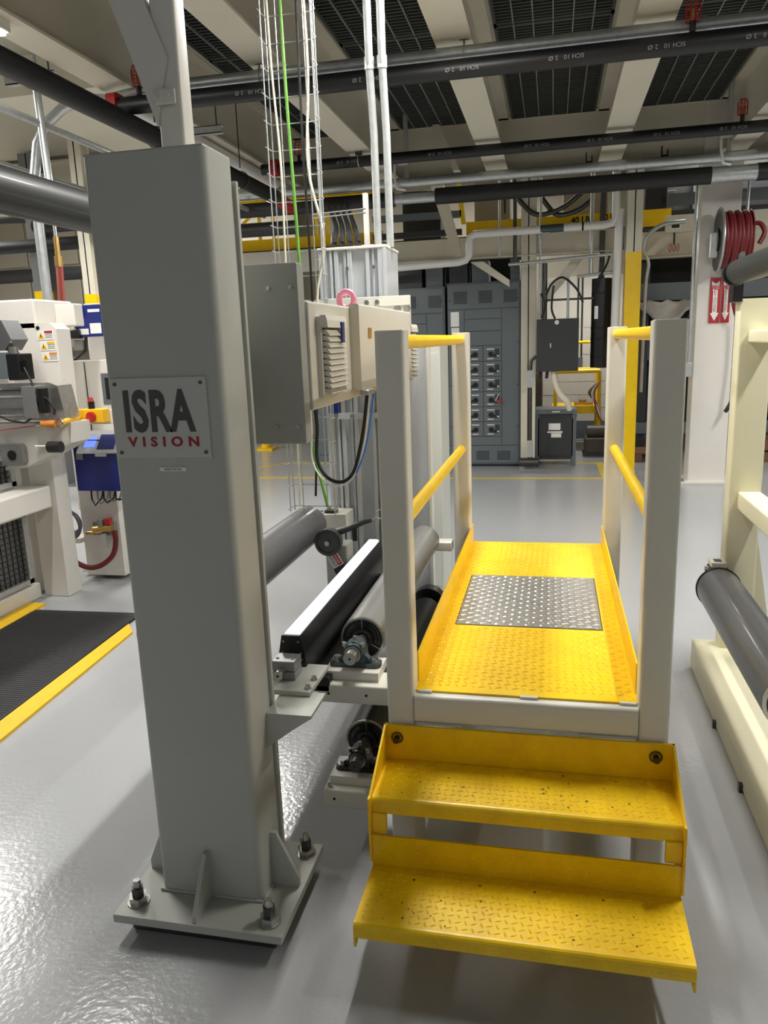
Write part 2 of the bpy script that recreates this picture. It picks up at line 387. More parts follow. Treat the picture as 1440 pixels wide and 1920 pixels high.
def vent(y0, y1, z0, z1, clip):
    v = MB().rbox(-0.652, -0.636, y0, y1, z0, z1, 0.004, 'x').build('vent', 'beige_enclosure', t, True)
    MB().box(-0.637, -0.632, y0+0.02, y1-0.02, z0+0.012, z1-0.03).build('vent_shadow_gap', 'black_plastic', v)
    n = 11; h = (z1-z0-0.045)/n
    for k in range(n):
        z = z0+0.012+k*h
        MB().prism([(-0.636, z), (-0.615, z-0.005), (-0.615, z-0.002), (-0.626, z+h*0.72), (-0.636, z+h*0.72)], 'y', y0+0.015, y1-0.01).build('louvre', 'beige_enclosure', v)
    MB().prism([(-0.6362, z1-0.032), (-0.614, z1-0.032), (-0.616, z1-0.012), (-0.62, z1+0.002), (-0.6362, z1+0.002)], 'y', y0-0.002, y1+0.002).build('hood', 'beige_enclosure', v)
    if clip:
        MB().box(-0.616, -0.610, y1-0.075, y1-0.045, z1-0.075, z1-0.015, 0.002).build('clip', 'blue_enamel', v)
vent(2.12, 2.33, 1.402, 1.628, True)
vent(3.47, 3.62, 1.375, 1.622, False)
MB().box(-0.652, -0.640, 2.38, 2.40, 1.40, 1.405).build('label_strip', 'sign_white', t)

t = thing('lifting_eye', (-0.71, 2.72, 1.667), 'pink painted lifting eye on top of the beige enclosure', 'lifting eye')
MB().ring((-0.715, 2.72, 1.70), (0.1, 1, 0), 0.028, 0.011, 20, 8).build('eye_ring', 'pink_paint', t, True)
MB().cyl((-0.715, 2.72, 1.667), (-0.715, 2.72, 1.674), 0.024, 16).build('eye_collar', 'steel', t)

# ------------------------------------------------------------------ aluminium upright on the far side
t = thing('aluminium_upright', (-0.94, 3.83, 0), 'tall ribbed aluminium profile upright behind the sensor beam', 'upright')
MB().box(-1.10, -0.785, 3.74, 4.0, 0.0, 1.985).build('profile_core', 'aluminium', t)
for x, wd, dp in ((-1.105, 0.03, 0.03), (-1.052, 0.012, 0.03), (-1.03, 0.02, 0.03), (-0.985, 0.014, 0.022), (-0.965, 0.022, 0.03), (-0.875, 0.018, 0.03), (-0.845, 0.012, 0.022), (-0.815, 0.035, 0.034)):
    MB().box(x, x+wd, 3.74-dp, 3.742, 0.0, 1.985, 0.002, 1).build('profile_rib', 'aluminium', t)
MB().box(-0.79, -0.772, 3.70, 3.99, 0.0, 1.985, 0.002).build('side_face', 'aluminium', t)
MB().box(-1.11, -0.77, 3.70, 4.01, 1.985, 1.998, 0.003).build('top_cap', 'white_paint', t)
for z in (1.90, 1.72): 
    for x in (-0.965, -0.835): bolt((x, 3.709, z), (0, -1, 0), 0.006, 0.006, 'steel', t)
pl = MB().box(-1.12, -0.655, 3.655, 3.675, 1.40, 1.76, 0.002).build('bracket_plate', 'white_paint', t)
MB().box(-1.12, -0.655, 3.648, 3.655, 1.715, 1.76, 0.002).build('plate_lip', 'white_paint', pl)
for x, z in ((-0.67, 1.70), (-0.715, 1.70), (-0.81, 1.735), (-0.86, 1.735)): bolt((x, 3.655, z), (0, -1, 0), 0.012, 0.016, 'steel', t)
cs = MB().box(-1.08, -0.78, 3.685, 3.70, 1.185, 1.215).build('cross_strip', 'aluminium', t)
for x in (-1.05, -0.965, -0.82): bolt((x, 3.685, 1.2), (0, -1, 0), 0.008, 0.008, 'steel', cs)
MB().box(-1.08, -1.03, 3.66, 3.70, 1.215, 1.27, 0.004).build('blue_clamp', 'blue_enamel', t)
MB().box(-0.788, -0.60, 3.78, 3.82, 0.0, 1.56, 0.003).build('side_panel', 'aluminium', t)
MB().box(-0.605, -0.590, 3.77, 3.83, 0.0, 1.56, 0.002).build('panel_edge', 'white_paint', t)
t = thing('grey_machine_cabinet', (-0.62, 4.5, 0), 'pale grey cabinet edge right of the aluminium upright, seen under the left handrail', 'cabinet')
MB().box(-0.86, -0.625, 4.4, 4.75, 0.04, 1.52, 0.004).build('body', 'sign_grey', t)
MB().box(-0.85, -0.635, 4.42, 4.73, 0.0, 0.04).build('plinth', 'dark_steel', t)
MB().box(-0.84, -0.64, 4.393, 4.4, 0.10, 1.48, 0.002).build('door_panel', 'sign_grey', t)

# ------------------------------------------------------------------ rollers, bearings, light bar
def shell(t, x, z, r, y0, y1, m, n=40):
    MB().tube([(x, y0, z), (x, y1, z)], r, n).build('roller_shell', m, t, True)
t = thing('guide_roller', (-1.16, 3.56, 0.69), 'thick dark grey roller running back from behind the grey column', 'roller')
shell(t, -1.16, 0.69, 0.09, 2.02, 3.50, 'roller_grey')
MB().cyl((-1.16, 3.50, 0.69), (-1.16, 3.72, 0.69), 0.022, 16).build('shaft', 'steel', t)
MB().cyl((-1.16, 1.97, 0.69), (-1.16, 2.02, 0.69), 0.022, 16).build('shaft', 'steel', t)
t = thing('bearing_bracket', (-1.06, 3.6, 0.6), 'white block bracket holding the far end of the thick roller', 'bracket')
MB().box(-1.10, -0.985, 3.55, 3.70, 0.655, 0.73, 0.003).build('block', 'white_paint', t)
b = MB().rbox(-1.098, -1.04, 3.56, 3.62, 0.73, 0.745, 0.01).build('bearing_foot', 'dark_steel', t)
bolt((-1.075, 3.58, 0.745), (0, 0, 1), 0.01, 0.014, 'steel', t)

def pillow_block(x, y, z, r, zb, m, name, lab):
    # bearing about a y axis shaft at (x,z); feet rest at zb
    t = thing(name, (x, y, zb), lab, 'bearing')
    h = MB().prism([(x-0.036, zb+0.012), (x-0.034, z-0.01), (x-0.026, z+0.022), (x, z+0.036), (x+0.026, z+0.022), (x+0.034, z-0.01), (x+0.036, zb+0.012)], 'y', y-0.02, y+0.03)
    h.cyl((x, y-0.035, z), (x, y+0.035, z), 0.031, 24)
    hh = h.build('housing', m, t, True)
    f = MB().rbox(x-0.082, x+0.082, y-0.022, y+0.022, zb, zb+0.014, 0.015)
    f.prism([(x-0.06, zb+0.013), (x-0.034, z-0.012), (x-0.02, zb+0.013)], 'y', y-0.012, y+0.012)
    f.prism([(x+0.06, zb+0.013), (x+0.034, z-0.012), (x+0.02, zb+0.013)], 'y', y-0.012, y+0.012)
    f.build('foot', m, t)
    MB().annulus((x, z), y-0.04, y-0.034, r, 0.026).build('seal_ring', 'steel', hh)
    for s in (-1, 1):
        MB().tube([(x+s*0.06, y, zb+0.014), (x+s*0.06, y, zb+0.018)], 0.018, 18).build('washer', 'steel', t)
        MB().hexa((x+s*0.06, y, zb+0.018), (0, 0, 1), 0.012, 0.011).build('foot_bolt', 'steel', t)
        MB().hexa((x+s*0.03, y-0.02, z+0.02), (0, 0, 1), 0.0075, 0.012).build('cap_bolt', 'steel', t)
    MB().hexa((x, y, z+0.034), (0, 0, 1), 0.006, 0.012).build('grease_fitting', 'steel', t)
    return t
def rolled(x, z, zb, rm, hubm, lab, ye=3.55, ya=2.29):
    t = thing('idler_roller', (x, ya, z), lab, 'roller')
    shell(t, x, z, 0.073, ya, ye, rm)
    MB().annulus((x, z), ya-0.008, ya, 0.066, 0.0725).build('rim', 'steel', t)
    h = MB().tube([(x, ya-0.004, z), (x, ya-0.002, z)], 0.066, 32).build('end_disc', 'black_plastic', t)
    MB().annulus((x, z), ya-0.016, ya-0.004, 0.024, 0.034).build('hub', 'dark_steel', t)
    for a in (90, 210, 330):
        c, s = math.cos(math.radians(a)), math.sin(math.radians(a))
        MB().prism([(x+c*0.034-s*0.0015, z+s*0.034+c*0.0015), (x+c*0.066-s*0.0015, z+s*0.066+c*0.0015), (x+c*0.066+s*0.0015, z+s*0.066-c*0.0015), (x+c*0.034+s*0.0015, z+s*0.034-c*0.0015)], 'y', ya-0.009, ya-0.004).build('spoke', 'steel', t)
    for a0, a1, ri, ro in ((-20, 60, 0.042, 0.048), (-20, 60, 0.053, 0.059), (120, 175, 0.046, 0.056)):
        p = []
        for k in range(9):
            a = math.radians(a0+(a1-a0)*k/8); p.append((x+ro*math.cos(a), z+ro*math.sin(a)))
        for k in range(8, -1, -1):
            a = math.radians(a0+(a1-a0)*k/8); p.append((x+ri*math.cos(a), z+ri*math.sin(a)))
        MB().prism(p, 'y', ya-0.0055, ya-0.004).build('end_marking', 'dark_steel', t)
    MB().cyl((x, 2.115, z), (x, ya, z), 0.0205, 24).build('shaft', hubm, t, True)
    MB().cyl((x, ye, z), (x, ye+0.05, z), 0.0205, 20).build('shaft', hubm, t, True)
    MB().cyl((x, 2.1145, z), (x, 2.1155, z), 0.004, 10).build('centre_hole', 'black_plastic', t)
X2 = -0.597
rolled(X2, 0.607, 0.552, 'roller_light', 'steel', 'upper satin roller with spoked black end disc beside the walkway post')
rolled(X2, 0.243, 0.19, 'black_pipe', 'dark_steel', 'lower black roller with spoked end disc beneath the white shelf')
pillow_block(X2, 2.19, 0.607, 0.021, 0.556, 'bearing_green', 'pillow_block_bearing', 'blue-grey cast bearing on the upper white shelf')
pillow_block(X2, 2.19, 0.243, 0.021, 0.192, 'black_plastic', 'pillow_block_bearing', 'blackened cast bearing on the lower shelf left of the steps')
for z1, lab in ((0.527, 'upper white tube shelf carrying the blue-grey bearing'), (0.163, 'lower off-white tube shelf beside the yellow steps')):
    t = thing('bearing_shelf', (-0.58, 2.15, z1), lab, 'shelf')
    MB().rbox(-0.70, -0.462, 2.10, 2.215, z1-0.062, z1, 0.008, 'x').build('tube', 'white_paint', t, True)
    MB().box(-0.688, -0.513, 2.135, 2.26, z1, z1+0.029, 0.002).build('mounting_block', 'white_paint', t)
    for x in (-0.665, -0.545): MB().cyl((x, 2.10, z1-0.03), (x, 2.0985, z1-0.03), 0.0045, 10).build('hole', 'black_plastic', t)
    MB().box(-0.700, -0.698, 2.108, 2.205, z1-0.055, z1-0.007).build('end_cap', 'white_paint', t)
    MB().hexa((-0.685, 2.12, z1), (0, 0, 1), 0.007, 0.01).build('bolt', 'steel', t)
t = thing('roller_frame_upright', (-0.48, 2.18, 0), 'white square upright hidden behind the near left walkway post', 'upright')
MB().rbox(-0.462, -0.385, 2.10, 2.18, 0, 0.53, 0.008).build('tube', 'white_paint', t, True)
# far brackets of the two rollers, tied to the walkway legs
t = thing('roller_end_bracket', (-0.55, 3.64, 0.55), 'white tube bracket holding the far end of the upper satin roller', 'bracket')
MB().rbox(-0.60, -0.47, 3.58, 3.66, 0.545, 0.59, 0.006, 'x').build('tube', 'white_paint', t, True)
MB().box(-0.605, -0.575, 3.57, 3.67, 0.53, 0.60, 0.003).build('clamp', 'sign_grey', t)
for dz in (0.0, 0.02, 0.04): MB().hexa((-0.595, 3.575, 0.60+dz*0.6), (0, 0, 1), 0.012-dz*0.08, 0.008).build('nut', 'steel', t)
t = thing('roller_drive_motor', (-0.59, 3.65, 0.2), 'black motor drum at the far end of the lower roller', 'motor')
MB().tube([(-0.60, 3.63, 0.25), (-0.60, 3.70, 0.25)], 0.085, 28).build('drum', 'black_plastic', t, True)
MB().box(-0.66, -0.54, 3.63, 3.70, 0.0, 0.19, 0.004).build('foot', 'black_plastic', t)

# light bar
t = thing('line_light', (-0.765, 2.6, 0.6), 'long black line light bar with a bright white lens', 'light bar')
hexp = [(-0.800, 0.582), (-0.807, 0.63), (-0.796, 0.688), (-0.740, 0.688), (-0.728, 0.63), (-0.718, 0.55), (-0.79, 0.55)]
MB().prism(hexp, 'y', 2.085, 3.22).build('housing', 'black_plastic', t)
MB().prism([(-0.794, 0.688), (-0.789, 0.696), (-0.751, 0.696), (-0.744, 0.688)], 'y', 2.09, 3.215).build('lens', 'light_bar_lens', t)
MB().prism([(-0.801, 0.58), (-0.809, 0.63), (-0.797, 0.691), (-0.739, 0.691), (-0.726, 0.63), (-0.722, 0.58)], 'y', 2.076, 2.085).build('end_cap', 'black_plastic', t)
for x, z in ((-0.792, 0.672), (-0.745, 0.672), (-0.797, 0.635), (-0.738, 0.635), (-0.797, 0.615), (-0.736, 0.615), (-0.766, 0.612)):
    MB().cyl((x, 2.076, z), (x, 2.0735, z), 0.0032, 10).build('cap_screw', 'steel', t)
MB().box(-0.725, -0.66, 2.10, 3.20, 0.50, 0.548, 0.003).build('lower_rail', 'black_plastic', t)
t = thing('light_clamp_block', (-0.76, 2.0, 0.592), 'grey split clamp block in front of the light bar', 'clamp')
MB().box(-0.795, -0.725, 1.975, 2.04, 0.592, 0.618, 0.002).box(-0.795, -0.725, 1.975, 2.04, 0.620, 0.65, 0.002).build('block', 'roller_light', t)
MB().cyl((-0.765, 1.94, 0.62), (-0.765, 2.078, 0.62), 0.0145, 20).build('shaft', 'steel', t, True)
MB().cyl((-0.765, 1.9395, 0.62), (-0.765, 1.9405, 0.62), 0.004, 10).build('centre_hole', 'black_plastic', t)
for x in (-0.785, -0.738): MB().cyl((x, 2.0, 0.65), (x, 2.0, 0.652), 0.005, 10).build('set_screw', 'dark_steel', t)

# pivoting arm with disc and danger tag
t = thing('nip_sensor', (-1.08, 3.36, 0.60), 'grey disc on a dark pivot arm with a danger tag and wire loop', 'sensor')
MB().tube([(-1.065, 3.33, 0.60), (-1.065, 3.37, 0.60)], 0.064, 32).build('disc', 'roller_grey', t, True)
MB().annulus((-1.065, 0.60), 3.322, 3.33, 0.048, 0.058).build('disc_ring', 'dark_steel', t)
MB().cyl((-1.065, 3.315, 0.60), (-1.065, 3.33, 0.60), 0.012, 14).build('hub', 'steel', t)
MB().prism([(-1.10, 0.56), (-1.05, 0.56), (-0.955, 0.40), (-0.965, 0.36), (-1.01, 0.36)], 'y', 3.372, 3.39).build('lower_arm', 'black_plastic', t)
MB().cyl((-0.985, 3.372, 0.42), (-0.985, 3.362, 0.42), 0.012, 14).build('pivot_pin', 'steel', t)
MB().tube([(-1.03, 3.38, 0.64), (-0.97, 3.38, 0.66), (-0.90, 3.38, 0.69), (-0.86, 3.38, 0.70)], 0.018, 12, r1=0.008).build('cable_boot', 'dark_steel', t, True)
MB().box(-0.955, -0.935, 3.375, 3.39, 0.60, 0.66).build('stop_pin', 'black_plastic', t)
lp_ = [(-0.86, 3.38, 0.70)]
for k in range(13):
    a = -PI*0.8 + k/12*PI*1.6; lp_.append((-0.81+0.035*math.cos(a), 3.38, 0.73+0.022*math.sin(a)))
MB().tube(lp_, 0.003, 6).build('wire_loop', 'white_cable', t, True)
a = math.radians(-60); ca, sa = math.cos(a), math.sin(a); cx_, cz_ = -1.05, 0.515
def rp(u, v): return (cx_+u*ca-v*sa, cz_+u*sa+v*ca)
tg = MB().prism([rp(-.045, -.028), rp(.045, -.028), rp(.045, .028), rp(-.045, .028)], 'y', 3.368, 3.372).build('danger_tag', 'sign_white', t)
MB().prism([rp(-.04, .002), rp(.04, .002), rp(.04, .024), rp(-.04, .024)], 'y', 3.366, 3.3685).build('tag_header', 'red_paint', tg)
ROT = Matrix(((1,0,0),(0,0,-1),(0,1,0))) @ Matrix(((ca,-sa,0),(sa,ca,0),(0,0,1)))
p = rp(0, .013); text('DANGER', 'tag_text', 0.018, (p[0], 3.3655, p[1]), ROT, 'sign_white', tg, width=.07, height=.013, ext=.0003)
p = rp(0, -.013); text('NIP POINT', 'tag_text', 0.018, (p[0], 3.3675, p[1]), ROT, 'ink', tg, width=.078, height=.015, ext=.0003)
for o_ in [t]:
    o_.location.x += 0.046; o_.location.z += 0.043
t = thing('sensor_arm_stand', (-1.0, 3.5, 0), 'grey upright post behind the pivot arm', 'stand')
MB().rbox(-1.06, -0.95, 3.42, 3.54, 0, 0.605, 0.01).build('post', 'grey_paint', t, True)
MB().box(-1.10, -0.91, 3.40, 3.545, 0, 0.012).build('foot_plate', 'grey_paint', t)

# ------------------------------------------------------------------ walkway platform
t = thing('walkway_platform', (-0.07, 2.0, 0), 'white framed crossover platform with yellow tread deck and handrails', 'platform')
XL0, XL1, XR0, XR1 = -0.458, -0.378, 0.238, 0.319
for nm, x0, x1, y0, y1 in (('post', XL0, XL1, 2.0, 2.083), ('post', XR0, XR1, 2.0, 2.083), ('post', XL0, XL1, 3.6, 3.683), ('post', XR0, XR1, 3.6, 3.683)):
    q = MB().rbox(x0, x1, y0, y1, 0.0, 1.578, 0.014).build(nm, 'white_paint', t, True)
    MB().box(x0+0.004, x1-0.004, y0+0.004, y1-0.004, 1.5775, 1.580, 0.001).build('post_cap', 'white_paint', q)
    MB().box(x0-0.03, x1+0.03, y0-0.02, y1+0.03, 0.0, 0.01).build('foot_plate', 'white_paint', q)
MB().rbox(XL1, XR0, 2.0, 2.083, 0.472, 0.556, 0.012, 'x').build('front_beam', 'white_paint', t, True)
MB().rbox(XL1, XR0, 3.60, 3.683, 0.472, 0.55, 0.012, 'x').build('rear_beam', 'white_paint', t, True)
for x0, x1 in ((XL1, XL1+0.06), (XR0-0.06, XR0)):
    MB().rbox(x0, x1, 2.083, 3.60, 0.472, 0.55, 0.012, 'y').build('side_beam', 'white_paint', t, True)
dk = MB().box(XL1-0.004, XR0+0.004, 2.03, 3.72, 0.5565, 0.562).build('deck', 'yellow_paint', t)
for s, x in ((1, XL1-0.003), (-1, XR0+0.003)):
    MB().box(min(x, x+s*0.005), max(x, x+s*0.005), 2.084, 3.72, 0.562, 0.655, 0.001, 1).build('toe_board', 'yellow_paint', t)
for x0, x1 in ((-0.37, -0.33), (-0.08, -0.03), (0.19, 0.235)):
    MB().box(x0, x1, 2.022, 2.034, 0.556, 0.5635, 0.002).build('weld_tab', 'white_paint', t)
MB().box(-0.375, -0.24, 2.0, 2.06, 0.466, 0.473).build('weld_plate', 'white_paint', t)
MB().box(0.08, 0.235, 2.0, 2.06, 0.466, 0.473).build('weld_plate', 'white_paint', t)
def lug(b, x, y, z, a, L, W, h, up=(0, 0, 1), side=None):
    # raised pointed bar of tread plate
    ca, sa = math.cos(a), math.sin(a)
    def q(u, v, k):
        dx, dy = u*ca-v*sa, u*sa+v*ca
        if side == 'v': return (x+dx, y-k, z+dy)
        return (x+dx, y+dy, z+k)
    vs = [b.bm.verts.new(q(*p)) for p in ((-L/2,0,0), (-L/5,-W/2,0), (L/5,-W/2,0), (L/2,0,0), (L/5,W/2,0), (-L/5,W/2,0), (-L/5,0,h), (L/5,0,h))]
    for f in ((0,1,6),(1,2,7,6),(2,3,7),(3,4,7),(4,5,6,7),(5,0,6)): b.bm.faces.new([vs[i] for i in f])
def lugs(b, x0, x1, y0, y1, z, pitch, L, W, h, side=None, skip=None):
    nx = int((x1-x0)/pitch); ny = int((y1-y0)/pitch)
    for i in range(nx):
        for j in range(ny):
            x = x0+(i+.5)*(x1-x0)/nx; y = y0+(j+.5)*(y1-y0)/ny
            if skip and skip[0] < x < skip[1] and skip[2] < y < skip[3]: continue
            a = math.radians(22) if (i+j) % 2 else math.radians(112)
            if side == 'v': lug(b, x, z, y, a, L, W, h, side='v')
            else: lug(b, x, y, z, a, L, W, h)
b = MB(); lugs(b, XL1+0.006, XR0-0.006, 2.06, 3.715, 0.5621, 0.024, 0.024, 0.0068, 0.0026, skip=(-0.335, 0.185, 2.555, 3.165))
b.build('deck_lugs', 'yellow_paint', t, kind='stuff')
ins = MB().box(-0.325, 0.175, 2.567, 3.153, 0.5625, 0.5645, 0.0005, 1).build('inset_plate', 'stainless', t)
MB().box(-0.329, 0.179, 2.563, 3.157, 0.562, 0.5626).build('inset_gap', 'brown_oil', ins)
b = MB(); lugs(b, -0.32, 0.17, 2.572, 3.148, 0.5645, 0.025, 0.027, 0.008, 0.0022)
b.build('plate_lugs', 'stainless', ins, kind='stuff')
for x in (-0.418, 0.2785):
    MB().cyl((x, 2.08, 1.548), (x, 3.603, 1.548), 0.0205, 24).build('top_rail', 'yellow_paint', t, True)
    MB().cyl((x, 2.08, 1.040), (x, 3.603, 1.040), 0.0205, 24).build('mid_rail', 'yellow_paint', t, True)

# ------------------------------------------------------------------ yellow steps
t = thing('access_steps', (-0.07, 1.76, 0), 'worn yellow two-tread steps bolted to the front of the platform', 'steps')
SL, SR = -0.466, 0.333
for x in (SL, SR-0.006):
    MB().prism([(1.995, 0.20), (1.995, 0.468), (1.985, 0.468), (1.775, 0.372), (1.758, 0.372), (1.758, 0.185), (1.77, 0.175)], 'x', x, x+0.006).build('side_plate', 'worn_yellow', t)
fl = MB().box(SL, SR, 1.985, 1.995, 0.362, 0.468, 0.001, 1).build('back_flange', 'worn_yellow', t)
for x, z in ((-0.428, 0.43), (0.285, 0.43)):
    h = MB().annulus((x, z), 1.983, 1.986, 0.012, 0.018, 20).build('bolt_recess', 'scuff_brown', t)
    MB().cyl((x, 1.985, z), (x, 1.962, z), 0.0085, 14).build('bolt', 'black_plastic', t)
def tread(x0, x1, y0, y1, z, lip, name):
    r = 0.014; pts = [(y1, z), (y1, z-0.006)]
    pts += [(y0+r, z-0.006)]
    prof = [(y1, z), (y0+r, z)]
    for k in range(1, 5): 
        a = k/4*PI/2; prof.append((y0+r-r*math.sin(a), z-r+r*math.cos(a)))
    prof += [(y0, z-lip), (y0+0.006, z-lip)]
    for k in range(4, 0, -1):
        a = k/4*PI/2; prof.append((y0+r-(r-0.006)*math.sin(a), z-r+(r-0.006)*math.cos(a)))
    prof += [(y0+r, z-0.006), (y1, z-0.006)]
    q = MB().prism(prof, 'x', x0, x1).build(name, 'worn_yellow', t)
    b = MB(); lugs(b, x0+0.01, x1-0.01, y0+0.018, y1-0.004, z, 0.019, 0.019, 0.0045, 0.0016)
    lugs(b, x0+0.01, x1-0.01, z-lip+0.003, z-0.012, y0, 0.0185, 0.0185, 0.0045, 0.0010, side='v')
    b.build('tread_lugs', 'worn_yellow', q, kind='stuff')
    sp = MB()
    for k in range(26):
        x = random.uniform(x0+0.03, x1-0.03); y = random.uniform(y0+0.03, y1-0.02); s = random.uniform(0.0015, 0.004)
        sp.tube([(x, y, z), (x, y, z+0.0006)], s, 6)
    sp.build('paint_chips', 'scuff_brown', q, kind='stuff')
    return q
t2 = tread(SL+0.006, SR-0.006, 1.778, 1.986, 0.362, 0.042, 'tread')
t1 = tread(-0.458, 0.328, 1.538, 1.764, 0.175, 0.038, 'tread')
rs = MB().box(SL+0.006, SR-0.006, 1.764, 1.770, 0.172, 0.262).build('riser', 'worn_yellow', t)
b = MB(); lugs(b, SL+0.02, SR-0.02, 0.18, 0.258, 1.764, 0.024, 0.019, 0.0045, 0.001, side='v'); b.build('riser_lugs', 'worn_yellow', rs, kind='stuff')
for x0, x1 in ((SL+0.006, SL+0.046), (SR-0.046, SR-0.006)):
    MB().box(x0, x1, 1.772, 1.784, 0.262, 0.322, 0.002).build('corner_block', 'worn_yellow', t)
for x in (-0.458, 0.322):
    MB().prism([(1.538, 0.135), (1.538, 0.112), (1.56, 0.118), (1.70, 0.166), (1.76, 0.166)], 'x', x, x+0.006).build('tread_bracket', 'worn_yellow', t)

# ------------------------------------------------------------------ right cream frame
t = thing('cream_unwind_frame', (0.72, 3.5, 0), 'cream welded tube frame along the right edge with base beam and diagonal braces', 'machine frame')
MB().rbox(0.652, 0.80, 0.9, 3.6, 0.0, 0.142, 0.012, 'y').build('base_beam', 'cream_paint', t, True)
MB().rbox(0.752, 0.885, 3.5, 3.6, 0.142, 1.665, 0.012).build('upright', 'cream_paint', t, True)
MB().rbox(0.79, 0.885, 2.2, 3.5, 1.495, 1.545, 0.008, 'y').build('cross_tube', 'cream_paint', t, True)
MB().rbox(0.79, 0.885, 2.2, 3.5, 0.785, 0.865, 0.01, 'y').build('side_tube', 'cream_paint', t, True)
MB().prism([(0.80, 0.80), (0.86, 0.80), (0.975, 0.142), (0.90, 0.142)], 'y', 3.515, 3.585).build('diagonal_brace', 'cream_paint', t)
MB().box(0.80, 1.7, 3.45, 3.6, 0.0, 0.142, 0.004).build('cross_base', 'cream_paint', t)
MB().rbox(1.62, 1.70, 3.5, 3.6, 0.142, 1.665, 0.012).build('upright', 'cream_paint', t, True)
MB().rbox(0.752, 0.885, 3.5, 3.6, 1.665, 1.672, 0.01).build('top_cap', 'cream_paint', t)
MB().rbox(0.655, 0.80, 1.2, 1.3, 0.142, 1.665, 0.012).build('upright', 'cream_paint', t, True)
for y in (3.0, 2.55): MB().box(0.64, 0.652, y, y+0.02, 0.0, 0.03).build('shim', 'dark_steel', t)
t = thing('unwind_roller', (0.715, 2.33, 0.46), 'long dark grey roller low on the right above the cream base beam', 'roller')
MB().tube([(0.715, 2.31, 0.455), (0.715, 3.40, 0.455)], 0.090, 40).build('roller_shell', 'roller_grey', t, True)
MB().annulus((0.715, 0.455), 2.302, 2.312, 0.078, 0.0895, 40).build('rim', 'stainless', t)
MB().cyl((0.715, 2.306, 0.455), (0.715, 2.312, 0.455), 0.078, 40).build('end_disc', 'black_plastic', t)
MB().cyl((0.715, 3.40, 0.455), (0.715, 3.50, 0.455), 0.02, 16).build('shaft', 'steel', t)
MB().cyl((0.715, 2.2, 0.455), (0.715, 2.31, 0.455), 0.02, 16).build('shaft', 'steel', t)
MB().annulus((0.715, 0.455), 3.40, 3.412, 0.02, 0.094, 32).build('end_flange', 'black_plastic', t)
t = thing('roller_bearing_clamp', (0.72, 3.48, 0.46), 'small white and black bearing clamp at the far end of the low right roller', 'bearing')
MB().box(0.68, 0.755, 3.43, 3.5, 0.435, 0.54, 0.003).build('body', 'black_plastic', t)
MB().box(0.685, 0.748, 3.425, 3.505, 0.54, 0.565, 0.003).build('white_cap', 'white_paint', t)
MB().box(0.70, 0.73, 3.44, 3.48, 0.565, 0.567).build('cap_slot', 'black_plastic', t)
for z in (0.50, 0.53): MB().hexa((0.68, 3.45, z), (-1, 0, 0), 0.012, 0.018).build('nut', 'steel', t)
t = thing('web_roller', (0.80, 3.0, 1.77), 'dark roller across the top of the cream frame at the right edge', 'roller')
MB().tube([(0.725, 2.2, 1.775), (0.725, 3.45, 1.775)], 0.048, 32).build('roller_shell', 'dark_roller', t, True)
MB().ring((0.715, 3.455, 1.77), (0, 1, 0), 0.042, 0.008).build('end_ring', 'black_plastic', t, True)
MB().cyl((0.725, 3.45, 1.775), (0.725, 3.56, 1.775), 0.015, 12).build('shaft', 'steel', t)
MB().box(0.72, 0.76, 3.50, 3.58, 1.66, 1.79, 0.003).build('bearing_bracket', 'black_plastic', t)
MB().hexa((0.745, 3.50, 1.845), (0, -1, 0), 0.012, 0.014).box(0.738, 0.752, 3.50, 3.53, 1.78, 1.85).build('clip_nut', 'steel', t)

# ------------------------------------------------------------------ wire basket cable tray with cables
t = thing('wire_cable_tray', (-1.04, 3.42, 0.78), 'vertical zinc wire basket tray rising behind the sensor beam', 'cable tray')
XA, XB = -1.20, -0.975
for x, y in ((XA, 3.42), (XA, 3.36), (XA+0.045, 3.42), (XB-0.06, 3.42), (XB-0.02, 3.42), (XB, 3.38), (XB, 3.33)):
    MB().cyl((x, y, 0.78), (x, y, 3.16), 0.0028, 6).build('long_wire', 'galvanised', t)
z = 0.80
while z < 3.15:
    MB().tube([(XA, 3.33, z), (XA, 3.42, z), (XB-0.012, 3.42, z), (XB, 3.40, z), (XB, 3.32, z)], 0.0026, 6).build('rung', 'galvanised', t)
    z += 0.105
def cable(name, pts, r, m, lab, n=8):
    # smooth catmull path
    P = [Vector(p) for p in pts]; out = []
    for i in range(len(P)-1):
        p0 = P[max(i-1, 0)]; p1 = P[i]; p2 = P[i+1]; p3 = P[min(i+2, len(P)-1)]
        for k in range(6):
            u = k/6; out.append(0.5*((2*p1)+(p2-p0)*u+(2*p0-5*p1+4*p2-p3)*u*u+(3*p1-p0-3*p2+p3)*u**3))
    out.append(P[-1])
    return single(MB().tube(out, r, n), name, m, lab, 'cable', None, True)
cable('green_cable', [(-1.125, 3.40, 3.2), (-1.12, 3.405, 2.6), (-1.105, 3.405, 2.0), (-1.10, 3.405, 1.5), (-1.105, 3.405, 1.2), (-1.07, 3.40, 1.0), (-1.03, 3.40, 0.80)], 0.007, 'green_cable', 'bright green and yellow cable running down the wire tray')
cable('white_cable', [(-1.03, 3.40, 3.2), (-1.02, 3.41, 2.7), (-1.04, 3.405, 2.3), (-0.985, 3.405, 2.0), (-1.03, 3.405, 1.75), (-1.01, 3.40, 1.5), (-1.02, 3.40, 1.3)], 0.006, 'white_cable', 'off-white cable waving down the right side of the wire tray')
cable('black_cable', [(-1.055, 3.412, 3.2), (-1.06, 3.412, 2.4), (-1.055, 3.412, 1.9), (-1.06, 3.412, 1.3), (-1.09, 3.412, 0.85)], 0.0055, 'black_rubber', 'black cable inside the right half of the wire tray')
